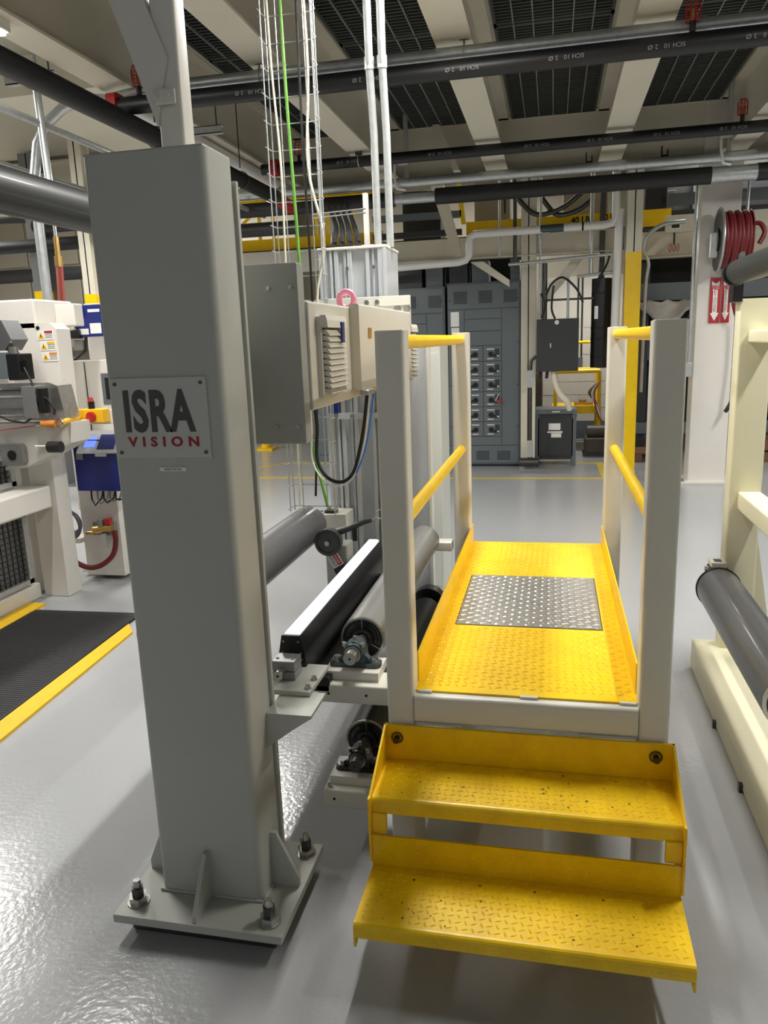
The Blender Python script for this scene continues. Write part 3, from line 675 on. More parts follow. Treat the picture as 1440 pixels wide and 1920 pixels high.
cable('white_cable', [(-1.185, 3.40, 3.2), (-1.18, 3.41, 2.7), (-1.16, 3.40, 2.3), (-1.17, 3.41, 1.8), (-1.16, 3.40, 1.2), (-1.17, 3.41, 0.8)], 0.005, 'white_cable', 'thin pale cable down the left edge of the wire tray')
cable('hose_loop', [(-1.045, 3.30, 1.36), (-1.03, 3.30, 1.20), (-1.035, 3.29, 1.05), (-0.99, 3.28, 0.965), (-0.92, 3.27, 0.945), (-0.86, 3.26, 0.99), (-0.82, 3.24, 1.10), (-0.79, 3.22, 1.22), (-0.765, 3.20, 1.37)], 0.0085, 'black_rubber', 'black hose hanging in a loop under the sensor beam', 10)
cable('white_cable', [(-1.06, 3.285, 1.36), (-1.05, 3.285, 1.20), (-1.052, 3.275, 1.04), (-0.995, 3.265, 0.947), (-0.92, 3.255, 0.928), (-0.852, 3.245, 0.98), (-0.803, 3.225, 1.10), (-0.775, 3.205, 1.22), (-0.75, 3.19, 1.37)], 0.004, 'sign_white', 'thin white line tied along the hanging hose loop')
cable('blue_cable', [(-0.84, 3.235, 0.99), (-0.79, 3.215, 1.10), (-0.755, 3.195, 1.24), (-0.735, 3.18, 1.37)], 0.004, 'blue_cable', 'light blue line beside the right side of the hose loop')
# two bright conduits down to the aluminium upright
for x, lab in ((-0.835, 'left of two zinc conduits dropping into the aluminium upright'), (-0.775, 'right of two zinc conduits dropping into the aluminium upright')):
    t = thing('zinc_conduit', (x, 3.8, 1.998), lab, 'conduit', None)
    MB().tube([(x, 3.83, 1.998), (x, 3.82, 2.5), (x+0.005, 3.75, 2.75), (x+0.03, 3.62, 3.05), (x+0.035, 3.60, 3.64)], 0.0185, 14).build('pipe', 'galvanised', t, True)
    MB().cyl((x+0.005, 3.745, 2.76), (x+0.006, 3.74, 2.81), 0.023, 14).build('coupling', 'galvanised', t, True)
# black hoses behind, into upright top
for k, x in enumerate((-1.06, -1.02, -0.98, -0.94)):
    cable('black_hose', [(x, 3.85, 1.998), (x-0.01, 3.88, 2.06), (x-0.36, 5.2, 2.33), (x-1.25+k*0.03, 8.15, 2.98)], 0.016, 'black_rubber', ['first', 'second', 'third', 'fourth'][k]+' from the left of four black hoses entering the aluminium upright top')
t = thing('tray_outrigger', (-1.2, 4.3, 2.0), 'double zinc wire rod bridge from the tray to a small upright', 'wire bridge')
for z in (2.02, 2.24, 2.26): MB().cyl((-1.30, 4.3, z-0.01), (-1.0, 4.3, z), 0.004, 6).build('rod', 'galvanised', t)
MB().box(-1.015, -0.99, 4.3, 4.33, 0.0, 2.34).build('strut', 'white_paint', t)
single(MB().tube([(-0.96, 3.85, 2.008), (-0.86, 3.85, 2.010)], 0.010, 10), 'pink_sling', 'pink_paint', 'pink strap lying on the aluminium upright cap', 'strap', smooth=True)

# ------------------------------------------------------------------ overhead pipes
def pipe_text(t, s_, pts, h=0.03):
    for (x, y, z) in pts:
        text(s_, 'pipe_marking', h, (x, y, z), FLIP, 'pipe_print', t, width=h*7.0, height=h*0.8, ext=.0004)
t = thing('sprinkler_pipe', (0, 4.62, 3.07), 'near black sprinkler pipe with faint white markings crossing under the beams', 'pipe')
MB().cyl((-2.62, 4.62, 2.995), (3.6, 4.62, 2.995), 0.050, 28).build('pipe', 'black_pipe', t, True)
pipe_text(t, 'SCH 10   2 \u00d8', [(-1.72, 4.569, 2.98), (-1.02, 4.569, 2.98), (-0.50, 4.569, 2.98), (0.05, 4.569, 2.98), (0.55, 4.569, 2.98), (1.02, 4.569, 2.98)], 0.026)
t = thing('sprinkler_pipe', (0, 6.95, 3.09), 'far thinner black sprinkler pipe with faint white markings', 'pipe')
MB().cyl((-2.55, 6.95, 3.085), (4.5, 6.95, 3.085), 0.045, 24).build('pipe', 'black_pipe', t, True)
pipe_text(t, 'SCH 10   2 \u00d8', [(-1.75, 6.903, 3.08), (-0.95, 6.903, 3.08), (-0.15, 6.903, 3.08), (0.35, 6.903, 3.08), (0.86, 6.903, 3.08), (1.35, 6.903, 3.08)], 0.028)
t = thing('insulated_pipe', (-2.5, 5, 2.9), 'thick black insulated pipe running away at the upper left', 'pipe')
MB().cyl((-2.50, 1.5, 2.88), (-2.50, 7.0, 2.88), 0.060, 28).build('pipe', 'black_pipe', t, True)
MB().cyl((-2.50, 7.0, 2.88), (-2.50, 7.12, 2.88), 0.066, 24).build('end_band', 'dark_steel', t, True)
MB().cyl((-2.50, 7.12, 2.88), (-2.50, 7.55, 2.86), 0.058, 24).build('red_elbow', 'red_paint', t, True)
for y, x, z in ((4.62, -2.60, 2.995), (6.95, -2.42, 3.085)):
    MB().rbox(x-0.03, x+0.03, y-0.066, y+0.066, z-0.07, z+0.07, 0.03, 'x').build('red_clamp', 'red_paint', t)
for y in (4.9, 6.3):
    MB().ring((-2.50, y, 2.88), (0, 1, 0), 0.066, 0.004, 24, 6).build('hanger_ring', 'dark_steel', t)
    MB().cyl((-2.50, y, 2.97), (-2.50, y, 3.72), 0.005, 6).build('hanger_rod', 'dark_steel', t)
t = thing('conduit_pipe', (0, 4.78, 3.1), 'near galvanised conduit lying above the black sprinkler pipe', 'conduit')
MB().tube([(-2.75, 4.78, 3.09), (-2.50, 4.74, 3.10), (-2.30, 4.70, 3.10), (3.6, 4.70, 3.10)], 0.036, 18).build('pipe', 'galvanised', t, True)
for x in (-2.18, 0.72): MB().cyl((x-0.04, 4.70, 3.10), (x+0.04, 4.70, 3.10), 0.040, 18).build('coupling', 'galvanised', t, True)
t = thing('conduit_pipe', (0, 7.75, 3.05), 'far galvanised pipe lying over the black insulated line', 'pipe')
MB().cyl((-5.5, 7.72, 3.03), (4.8, 7.72, 3.03), 0.045, 18).build('pipe', 'galvanised', t, True)
MB().cyl((0.55, 7.72, 3.03), (0.62, 7.72, 3.03), 0.05, 18).build('coupling', 'galvanised', t, True)
t = thing('insulated_pipe', (0, 7.8, 2.9), 'black foam insulated line across the far end below the cross beam', 'pipe')
MB().cyl((-5.5, 7.8, 2.90), (-1.52, 7.8, 2.90), 0.07, 20).build('foam_sleeve', 'black_rubber', t, True)
MB().cyl((-1.12, 7.8, 2.90), (1.36, 7.8, 2.90), 0.075, 20).build('foam_sleeve', 'black_rubber', t, True)
MB().cyl((1.74, 7.8, 2.90), (4.8, 7.8, 2.90), 0.075, 20).build('foam_sleeve', 'black_rubber', t, True)
MB().cyl((-1.52, 7.8, 2.90), (-1.12, 7.8, 2.90), 0.05, 20).build('bare_section', 'galvanised', t, True)
MB().cyl((1.36, 7.8, 2.90), (1.74, 7.8, 2.90), 0.07, 20).build('metal_jacket', 'galvanised', t, True)
t = thing('insulated_pipe', (-4, 8.0, 2.78), 'second black line at the far left behind the grey column', 'pipe')
MB().cyl((-6.5, 8.0, 2.74), (-2.6, 8.0, 2.74), 0.07, 18).build('foam_sleeve', 'black_rubber', t, True)
def pipe_hanger(x, y, z, r, top, lab):
    t = thing('pipe_hanger', (x, y, top), lab, 'hanger')
    MB().box(x-0.03, x+0.03, y-0.012, y+0.012, top-0.045, top, 0.004, 1).build('beam_clamp', 'dark_steel', t)
    MB().cyl((x, y, top-0.045), (x, y, z+r), 0.005, 6).build('rod', 'dark_steel', t)
    MB().ring((x, y, z), (1, 0, 0), r+0.004, 0.004, 20, 6).build('ring', 'galvanised', t)
pipe_hanger(-1.70, 4.70, 3.10, 0.038, 3.21, 'black clamp hanger on the second beam from the left, near conduit')
pipe_hanger(-0.50, 4.70, 3.10, 0.038, 3.21, 'black clamp hanger on the beam above the walkway, near conduit')
pipe_hanger(-1.66, 6.95, 3.085, 0.047, 3.18, 'black clamp hanger on the second beam from the left, far sprinkler pipe')
for x, lab in ((-1.40, 'strap hanger left over the far galvanised pipe'), (1.50, 'strut hanger by the hose reel column')):
    t = thing('strut_hanger', (x, 7.75, 3.7), lab, 'hanger')
    MB().box(x-0.02, x+0.02, 7.80, 7.84, 2.98, 3.72).build('channel', 'galvanised', t)
    MB().tube([(x-0.05, 7.78, 3.28), (x-0.09, 7.70, 3.22), (x-0.09, 7.66, 3.08), (x-0.07, 7.66, 2.97), (x-0.0, 7.72, 2.965)], 0.012, 8).build('strap', 'sign_white', t, True)
    MB().box(x-0.07, x+0.02, 7.76, 7.80, 3.20, 3.23).build('crosspiece', 'sign_white', t)
for x in (0.30, 0.95):
    t = thing('pipe_clip', (x, 7.72, 3.1), 'small black clip standing on the far galvanised pipe %s' % ('left of the yellow-banded column' if x < 0.5 else 'right of the yellow-banded column'), 'clip')
    MB().box(x-0.03, x-0.02, 7.70, 7.74, 3.075, 3.16).box(x+0.02, x+0.03, 7.70, 7.74, 3.075, 3.13).box(x-0.03, x+0.03, 7.70, 7.74, 3.075, 3.085).build('clip_body', 'black_plastic', t)
def sprinkler(x, y, z, lab):
    t = thing('fire_sprinkler', (x, y, z), lab, 'sprinkler')
    MB().cyl((x, y, z), (x, y, z+0.05), 0.016, 12).build('riser', 'black_pipe', t)
    MB().cyl((x, y, z+0.05), (x, y, z+0.11), 0.008, 8).tube([(x, y, z+0.125), (x, y, z+0.13)], 0.02, 14).build('head', 'brass', t)
    g = MB()
    for k in range(4):
        a = k*PI/4+0.3; c, s = 0.036*math.cos(a), 0.036*math.sin(a)
        g.tube([(x+c, y+s, z+0.05), (x+c, y+s, z+0.135), (x+c*0.7, y+s*0.7, z+0.16), (x-c*0.7, y-s*0.7, z+0.16), (x-c, y-s, z+0.135), (x-c, y-s, z+0.05)], 0.003, 6)
    for dz in (0.055, 0.10): g.ring((x, y, z+dz), (0, 0, 1), 0.036, 0.003, 18, 6)
    g.build('wire_guard', 'red_paint', t, kind='stuff')
sprinkler(0.68, 4.62, 3.045, 'red caged sprinkler head on the near pipe at upper right')
sprinkler(-2.44, 4.62, 3.045, 'red caged sprinkler head on the near pipe left of the white strut')
sprinkler(1.42, 6.95, 3.13, 'red caged sprinkler head on the far pipe at right')
sprinkler(-2.2, 6.95, 3.13, 'red caged sprinkler head behind the wire tray')
# white strut and brace above the column
t = thing('white_strut', (-0.87, 1.82, 1.985), 'white square strut with diagonal brace rising above the grey column', 'strut')
MB().rbox(-0.903, -0.842, 1.79, 1.85, 1.99, 3.1, 0.008).build('post', 'white_paint', t, True)
MB().rbox(-0.903, -0.842, 1.74, 1.86, 3.1, 3.64, 0.008).build('post_head', 'white_paint', t, True)
MB().prism([(-0.903, 2.06), (-0.865, 2.20), (-1.06, 2.72), (-1.13, 2.72)], 'y', 1.783, 1.84).build('diagonal', 'white_paint', t)
MB().box(-0.903, -0.850, 1.776, 1.783, 2.10, 2.135, 0.004).build('gusset_plate', 'white_paint', t)
for x in (-0.898, -0.868): bolt((x, 1.776, 2.12), (0, -1, 0), 0.006, 0.006, 'white_paint', t)
# left overhead stuff
t = thing('overhead_roller', (-1.5, 2.0, 2.0), 'thick dark grey roller behind the column at the upper left edge', 'roller')
MB().tube([(-1.50, 0.9, 2.0), (-1.50, 2.75, 2.0)], 0.064, 36).build('roller_shell', 'dark_roller', t, True)
MB().cyl((-1.50, 2.75, 2.0), (-1.50, 2.9, 2.0), 0.02, 14).build('shaft', 'steel', t)
MB().box(-1.54, -1.46, 0.80, 0.9, 0.0, 2.1).build('end_stand', 'white_paint', t)
def spipe(name, pts, r, m, lab, cat='pipe'): return single(MB().tube(pts, r, 14), name, m, lab, cat, None, True)
spipe('zinc_drop_pipe', [(-3.18, 4.45, 3.3), (-3.14, 4.45, 3.24), (-3.06, 4.45, 3.2), (-3.01, 4.45, 3.1), (-3.0, 4.45, 2.42)], 0.022, 'galvanised', 'thin galvanised drop pipe at the upper left', 'pipe')
spipe('zinc_bent_pipe', [(-2.75, 4.78, 3.09), (-3.02, 4.95, 3.17), (-3.17, 4.95, 3.13), (-3.30, 4.95, 3.05), (-3.39, 4.95, 2.93), (-3.44, 4.95, 2.73), (-3.46, 4.95, 2.4), (-3.46, 4.95, 1.86)], 0.034, 'galvanised', 'curved zinc conduit dropping left behind the grey roller', 'pipe')
spipe('zinc_long_pipe', [(-3.02, 3.0, 2.9), (-3.02, 8.2, 2.9)], 0.022, 'galvanised', 'long galvanised pipe running away under the left deck', 'pipe')
spipe('zinc_long_pipe', [(-4.3, 4.2, 3.05), (-4.3, 8.2, 3.05)], 0.016, 'galvanised', 'thinner galvanised pipe running away further left', 'pipe')
struct(MB().box(-4.25, -2.92, 5.6, 8.2, 3.45, 3.72), 'trim_10', 'beam_paint', label='cream boxed beam under the left deck', cat='trim')
for i, (x, y, z) in enumerate(((-2.95, 4.30, 3.10), (-2.40, 5.35, 3.02))):
    t = thing('strut_channel', (x, y, z), ['short galvanised strut channel at the upper left', 'short galvanised strut channel behind the white strut'][i], 'channel')
    MB().box(x-0.16, x+0.16, y, y+0.006, z-0.025, z+0.025).box(x-0.16, x+0.16, y, y+0.05, z+0.02, z+0.025).box(x-0.16, x+0.16, y, y+0.05, z-0.025, z-0.02).build('channel', 'galvanised', t)
    MB().cyl((x+0.12, y+0.02, z), (x+0.12, y+0.02, 3.2), 0.005, 6).build('rod', 'dark_steel', t)

struct(MB().box(-8, 6, 8.95, 12.6, 4.3, 4.4), 'ceiling_far', 'beige_deck', label='deck underside beyond the cross beam, above the switchgear', cat='ceiling')
spipe('white_long_pipe', [(-2.70, 4.95, 3.11), (-2.70, 8.2, 3.11)], 0.05, 'sign_white', 'long white pipe under the leftmost beam behind the white strut', 'pipe')
# ------------------------------------------------------------------ building columns
def wcol(x0, x1, y0, y1, zt, lab, band=None, base=True, name='building_column', m='beam_paint'):
    t = thing(name, ((x0+x1)/2, y0, 0), lab, 'column')
    if base: MB().box(x0-0.01, x1+0.01, y0-0.01, y1+0.08, 0, 0.025).build('base_plate', m, t)
    za = 0
    if band:
        MB().box(x0-0.002, x1+0.002, y0-0.002, y0+0.012, band[0], band[1]).box(x0+(x1-x0)/2-0.01, x0+(x1-x0)/2+0.01, y0, y1, band[0], band[1]).build('yellow_band', 'yellow_paint', t)
        MB().box(x0, x1, y0, y0+0.012, band[1], zt).box(x0, x1, y1-0.012, y1, 0, zt).build('flange', m, t)
        MB().box(x0+(x1-x0)/2-0.006, x0+(x1-x0)/2+0.006, y0, y1, 0, zt).build('web', m, t)
    else:
        MB().box(x0, x1, y0, y0+0.016, 0, zt).build('flange', m, t); MB().box(x0, x1, y1-0.016, y1, 0, zt).build('flange', m, t)
        MB().box(x0+(x1-x0)/2-0.006, x0+(x1-x0)/2+0.006, y0, y1, 0, zt).build('web', m, t)
    return t
t = thing('building_column', (1.57, 8.4, 0), 'wide white steel column carrying the hose reel and fire signs', 'column')
MB().rbox(1.385, 1.75, 8.36, 8.62, 0, 3.72, 0.012).build('shaft', 'machine_white', t, True)
MB().box(1.30, 1.83, 8.28, 8.70, 0, 0.03, 0.004).build('base_plate', 'machine_white', t)
for x in (1.33, 1.80): bolt((x, 8.31, 0.03), (0, 0, 1), 0.015, 0.03, 'steel', t)
wcol(0.755, 0.915, 9.0, 9.25, 4.3, 'narrow cream column with a tall yellow painted lower part', (0, 2.40))
wcol(-0.37, -0.20, 9.40, 9.6, 4.3, 'cream column between switchgear and the black disconnect box', None)
wcol(-5.75, -5.55, 8.0, 8.2, 3.7, 'grey column at the far left with a yellow band at its foot', (1.6, 2.25), m='grey_column_paint')
wcol(-4.42, -4.30, 6.9, 7.05, 3.7, 'cream column just left of the big grey column, with yellow lower part', (0, 2.1))
spipe('zinc_conduit', [(1.34, 8.34, 3.0), (1.34, 8.34, 1.2)], 0.018, 'galvanised', 'thin conduit down the left face of the hose reel column', 'conduit')
MBq = MB().box(1.30, 1.37, 8.30, 8.36, 1.10, 1.24, 0.006); single(MBq, 'outlet_box', 'galvanised', 'small grey outlet box at the foot of the column conduit', 'box')
spipe('zinc_conduit', [(1.80, 8.34, 3.0), (1.80, 8.34, 2.3)], 0.014, 'galvanised', 'thin conduit down the right side of the hose reel column', 'conduit')
# hose reel
t = thing('hose_reel', (1.63, 8.2, 2.38), 'red hose wound on a grey reel on the white column', 'hose reel')
MB().tube([(1.515, 8.16, 2.38), (1.525, 8.16, 2.38)], 0.285, 36).build('side_disc', 'dark_steel', t, True)
MB().ring((1.52, 8.16, 2.38), (1, 0, 0), 0.285, 0.01, 36, 6).build('disc_rim', 'galvanised', t, True)
MB().tube([(1.50, 8.16, 2.38), (1.516, 8.16, 2.38)], 0.11, 24).build('hub', 'black_plastic', t, True)
for k in range(7):
    MB().ring((1.55+k*0.034, 8.16, 2.38), (1, 0, 0.05*(-1)**k), 0.235, 0.026, 32, 8).build('hose_coil', 'dark_red_rubber', t, True)
MB().tube([(1.775, 8.16, 2.38), (1.785, 8.16, 2.38)], 0.26, 32).build('side_disc', 'dark_red_rubber', t, True)
MB().box(1.45, 1.515, 8.12, 8.20, 2.22, 2.45, 0.006).build('swivel_bracket', 'galvanised', t)
MB().box(1.60, 1.76, 8.18, 8.36, 2.05, 2.14, 0.004).build('mount', 'galvanised', t)
cable('red_hose', [(1.79, 8.1, 2.50), (1.86, 8.08, 2.50), (1.90, 8.06, 2.42), (1.86, 8.06, 2.32)], 0.022, 'dark_red_rubber', 'loose red hose end curling right of the hose reel')
cable('red_hose', [(1.72, 8.2, 2.05), (1.69, 8.2, 1.85), (1.72, 8.2, 1.70), (1.76, 8.2, 1.60), (1.755, 8.2, 1.2), (1.735, 8.2, 0.95)], 0.018, 'dark_red_rubber', 'red hose hanging down beside the fire signs')
cable('hose_nozzle', [(1.735, 8.2, 0.95), (1.73, 8.2, 0.85), (1.68, 8.2, 0.75)], 0.02, 'black_rubber', 'black nozzle grip at the bottom of the hanging red hose')
# fire sign, two faces
for i, (x0, x1) in enumerate(((1.505, 1.605), (1.615, 1.695))):
    t = thing('fire_sign', ((x0+x1)/2, 8.35, 1.62), ['left red fire extinguisher sign with white arrow', 'right narrower red fire extinguisher sign with white arrow'][i], 'sign')
    xm = (x0+x1)/2; h = (x1-x0)/2
    MB().box(x0, x1, 8.345, 8.352, 1.62, 2.05).build('board', 'red_paint', t)
    MB().prism([(xm-h*.55, 1.93), (xm+h*.55, 1.93), (xm+h*.75, 2.02), (xm, 1.995), (xm-h*.75, 2.02)], 'y', 8.343, 8.3455).build('header', 'sign_white', t)
    MB().prism([(xm-h*.42, 1.93), (xm-h*.42, 1.715), (xm-h*.8, 1.715), (xm, 1.64), (xm+h*.8, 1.715), (xm+h*.42, 1.715), (xm+h*.42, 1.93)], 'y', 8.343, 8.3455).build('arrow', 'sign_white', t)
    text('FIRE', 'sign_text', 0.05, (xm, 8.3425, 1.955), FRONT, 'red_paint', t, width=h*1.2, height=0.045, ext=.0004, bold=.002)
    for k, ch in enumerate('EXTINGUISHER'):
        text(ch, 'sign_text', 0.02, (xm, 8.3425, 1.918-k*0.0165), FRONT, 'ink', t, width=0.004 if ch == 'I' else h*.5, height=0.0125, ext=.0004)

# ------------------------------------------------------------------ switchgear
def mcc(x0, x1, zt, lab, full):
    t = thing('switchgear_cabinet', ((x0+x1)/2, 9.44, 0), lab, 'electrical cabinet')
    Y = 9.44; ZR = 0.38
    MB().box(x0, x1, Y, Y+0.5, 0.03, zt, 0.006).build('body', 'mcc_grey', t)
    MB().box(x0+0.01, x1-0.01, Y+0.03, Y+0.48, 0, 0.03).build('plinth', 'mcc_gap', t)
    vp = MB().box(x0+0.01, x1-0.02, Y-0.012, Y, zt-0.30, zt-0.02, 0.003).build('top_panel', 'mcc_grey', t)
    n = 3; wv = 0.155; gap = (x1-x0-0.12-n*wv)/(n-1)
    for k in range(n):
        gx = x0+0.08+k*(wv+gap)
        gr = MB().box(gx, gx+wv, Y-0.014, Y-0.012, zt-0.24, zt-0.10).build('vent_grille', 'mcc_gap', vp)
    wx = MB()
    for k in range(n):
        gx = x0+0.08+k*(wv+gap)
        for j in range(1, 10): wx.box(gx+j*wv/10-0.0025, gx+j*wv/10+0.0025, Y-0.017, Y-0.014, zt-0.24, zt-0.10)
        for j in range(1, 8): wx.box(gx, gx+wv, Y-0.017, Y-0.014, zt-0.24+j*0.14/8-0.0025, zt-0.24+j*0.14/8+0.0025)
    wx.build('grille_wires', 'mcc_grey', vp, kind='stuff')
    bp_ = MB().box(x0+0.01, x1-0.02, Y-0.012, Y, 0.05, 0.26, 0.003).build('bottom_panel', 'mcc_grey', t)
    wx = MB()
    for k in (1, 2):
        gx = x0+0.08+k*(wv+gap)*0.86
        MB().box(gx, gx+wv, Y-0.014, Y-0.012, 0.09, 0.20).build('vent_grille', 'mcc_gap', bp_)
        for j in range(1, 10): wx.box(gx+j*wv/10-0.0025, gx+j*wv/10+0.0025, Y-0.017, Y-0.014, 0.09, 0.20)
        for j in range(1, 6): wx.box(gx, gx+wv, Y-0.017, Y-0.014, 0.09+j*0.11/6-0.0025, 0.09+j*0.11/6+0.0025)
    wx.build('grille_wires', 'mcc_grey', bp_, kind='stuff')
    xr = x1-0.22
    MB().box(xr, x1-0.02, Y-0.012, Y, 0.27, zt-0.31, 0.003).build('side_panel', 'mcc_grey', t)
    MB().box(x0+0.01, x0+0.20, Y-0.012, Y, 0.27, zt-0.31, 0.003).build('side_panel', 'mcc_grey', t)
    MB().box(x0+0.205, xr-0.005, Y-0.012, Y, zt-0.42, zt-0.31, 0.003).build('door', 'mcc_grey', t)
    MB().box(x0+0.205, xr-0.005, Y-0.012, Y, zt-0.56, zt-0.425, 0.003).build('door', 'mcc_grey', t)
    MB().box(x0+0.205, xr-0.005, Y-0.012, Y, ZR+1.09, zt-0.565, 0.003).build('door', 'mcc_grey', t)
    MB().box(x0+0.205, xr-0.005, Y-0.012, Y, 0.27, ZR-0.006, 0.003).build('door', 'mcc_grey', t)
    for x in (x0+0.03, x1-0.035):
        for z in (0.5, 1.0, 1.5, 2.0): MB().cyl((x, Y-0.014, z), (x, Y-0.02, z), 0.008, 10).build('screw', 'mcc_gap', t)
    if full:
        xa = x0+0.205; xb = xr-0.005; xm = (xa+xb)/2
        for r in range(6):
            z0 = ZR+r*0.181
            for c_, (u0, u1) in enumerate(((xa, xm-0.003), (xm+0.003, xb))):
                bk = MB().box(u0, u1, Y-0.016, Y, z0, z0+0.176, 0.003).build('breaker_unit', 'mcc_grey', t)
                hx = u0+0.09 if c_ == 1 else u1-0.09
                MB().tube([(hx, Y-0.016, z0+0.08), (hx, Y-0.03, z0+0.08)], 0.030, 18).prism([(hx-0.004, z0+0.095), (hx+0.075*(1 if c_ else -1), z0+0.062), (hx+0.070*(1 if c_ else -1), z0+0.045), (hx-0.004, z0+0.070)], 'y', Y-0.045, Y-0.03).build('rotary_handle', 'black_plastic', bk)
                if c_: MB().box(u1-0.075, u1-0.025, Y-0.022, Y-0.016, z0+0.07, z0+0.14).build('switch_block', 'mcc_gap', bk); MB().box(u1-0.07, u1-0.03, Y-0.024, Y-0.016, z0+0.05, z0+0.066).build('white_tag', 'sign_white', bk)
                MB().box(hx-0.045, hx+0.03, Y-0.018, Y-0.016, z0+0.022, z0+0.032).build('white_tag', 'sign_white', bk)
                MB().box(hx-0.05, hx+0.04, Y-0.018, Y-0.016, z0+0.134, z0+0.144).build('white_tag', 'sign_white', bk)
        MB().box(x0+0.04, x0+0.14, Y-0.015, Y-0.012, zt-0.50, zt-0.33).box(x0+0.045, x0+0.14, Y-0.015, Y-0.012, zt-0.57, zt-0.515).build('data_plate', 'sign_white', t)
        MB().tube([(xb-0.02, Y-0.06, ZR+2*0.181+0.07), (xb-0.02, Y-0.02, ZR+2*0.181+0.07)], 0.022, 14).build('red_padlock', 'red_paint', t)
        MB().tube([(xb-0.07, Y-0.06, ZR+2*0.181+0.07), (xb-0.03, Y-0.06, ZR+2*0.181+0.15)], 0.005, 6).build('wire_seal', 'sign_white', t)
    else:
        MB().box(x1-0.09, x1-0.01, Y-0.03, Y-0.012, 0.33, 0.58, 0.003).build('door_handle', 'galvanised', t)
    return t
mcc(-1.24, -0.375, 2.20, 'right grey switchgear cabinet with two columns of rotary breakers', True)
mcc(-2.16, -1.27, 2.17, 'left grey switchgear cabinet partly hidden by the aluminium upright', False)
for i, (x0, x1, z1, m, lab) in enumerate(((-2.1, -1.55, 2.45, 'anthracite', 'dark bus duct box above the left switchgear'), (-1.50, -1.30, 2.40, 'mcc_grey', 'small grey duct riser between the switchgear tops'), (-0.95, -0.75, 2.45, 'mcc_grey', 'grey duct riser on the right switchgear'), (-0.50, -0.39, 2.45, 'mcc_grey', 'tall grey duct riser at the right end of the switchgear'), (-1.22, -1.0, 2.42, 'anthracite', 'dark box on the left top of the right switchgear'))):
    single(MB().box(x0, x1, 9.5, 9.8, 2.20 if x0 > -1.25 else 2.17, z1, 0.004), 'duct_box', m, lab, 'duct')
# disconnect, transformer, conduit
t = thing('disconnect_box', (0.045, 9.2, 1.15), 'black wall-type disconnect box hanging on conduits above the transformer', 'electrical box')
MB().box(-0.18, 0.275, 9.2, 9.36, 1.15, 1.735, 0.008).build('body', 'anthracite', t)
MB().box(-0.185, 0.285, 9.19, 9.2, 1.15, 1.74, 0.004).build('door', 'anthracite', t)
MB().box(-0.035, -0.02, 9.182, 9.19, 1.42, 1.47).build('latch', 'galvanised', t)
MB().cyl((0.04, 9.19, 1.70), (0.04, 9.185, 1.70), 0.025, 14).build('badge', 'sign_white', t)
MB().rbox(-0.12, 0.22, 9.36, 9.44, 1.3, 1.36, 0.004, 'x').build('bracket', 'dark_steel', t)
t = thing('transformer', (0.045, 9.5, 0), 'dark grey floor transformer with three paper labels under the disconnect box', 'transformer')
MB().box(-0.20, 0.28, 9.5, 9.9, 0.08, 0.66, 0.005).build('body', 'anthracite', t)
MB().prism([(-0.215, 0.60), (-0.215, 0.675), (-0.195, 0.69), (0.27, 0.69), (0.292, 0.675), (0.292, 0.60), (0.25, 0.635), (-0.17, 0.635)], 'y', 9.47, 9.92).build('lid', 'mcc_grey', t)
MB().box(-0.17, 0.25, 9.49, 9.5, 0.12, 0.585, 0.003).build('front_panel', 'anthracite', t)
for x0 in (-0.205, 0.235): MB().box(x0, x0+0.05, 9.49, 9.55, 0, 0.66).build('leg', 'mcc_grey', t); MB().box(x0, x0+0.05, 9.84, 9.9, 0, 0.08).build('leg', 'mcc_grey', t)
for x0, x1, z0, z1 in ((-0.04, 0.10, 0.44, 0.52), (-0.055, 0.125, 0.405, 0.425), (-0.01, 0.11, 0.35, 0.40)):
    MB().box(x0, x1, 9.487, 9.49, z0, z1).build('paper_label', 'sign_white', t)
MB().box(0.0, 0.09, 9.465, 9.47, 0.655, 0.668).build('nameplate', 'sign_white', t)
for x, lab in ((-0.255, 'thick dark conduit with access fittings left of the transformer'),):
    t = thing('access_conduit', (x, 9.2, 0), lab, 'conduit')
    MB().cyl((x, 9.25, 0.32), (x, 9.25, 1.10), 0.022, 14).build('pipe', 'dark_steel', t, True)
    for z0 in (0.15, 0.97):
        MB().rbox(x-0.035, x+0.035, 9.22, 9.28, z0, z0+0.2, 0.02, 'y').build('access_fitting', 'galvanised', t, True)
    MB().cyl((x-0.12, 9.28, 0.08), (x+0.10, 9.28, 0.08), 0.055, 16).build('elbow', 'dark_steel', t, True)
    MB().tube([(x, 9.25, 0.16), (x, 9.26, 0.12), (x, 9.28, 0.08)], 0.03, 12).tube([(x, 9.25, 1.15), (x+0.01, 9.25, 1.28), (x+0.07, 9.25, 1.33)], 0.02, 12).build('bend', 'dark_steel', t, True)
cable('flexible_duct', [(0.01, 9.28, 1.15), (0.03, 9.28, 1.02), (0.09, 9.28, 0.88), (0.17, 9.28, 0.79), (0.20, 9.32, 0.70)], 0.034, 'white_cable', 'thick cream flexible conduit between disconnect box and transformer', 12)
for i, x in enumerate((-0.14, -0.06)):
    single(MB().tube([(x, 9.27, 1.15), (x-0.01, 9.27, 1.07)], 0.018, 8), 'black_plug', 'black_rubber', ['left', 'right'][i]+' of two black cable stubs under the disconnect box', 'plug')
t = thing('black_cylinder', (0.53, 9.2, 1.18), 'black ribbed cylinder tank hanging left of the yellow-banded column', 'tank')
MB().tube([(0.53, 9.3, 1.18), (0.53, 9.3, 2.16)], 0.11, 26).build('body', 'black_plastic', t, True)
for z in (1.30, 1.50, 1.62, 2.0): MB().ring((0.53, 9.3, z), (0, 0, 1), 0.11, 0.006, 26, 6).build('band', 'black_rubber', t)
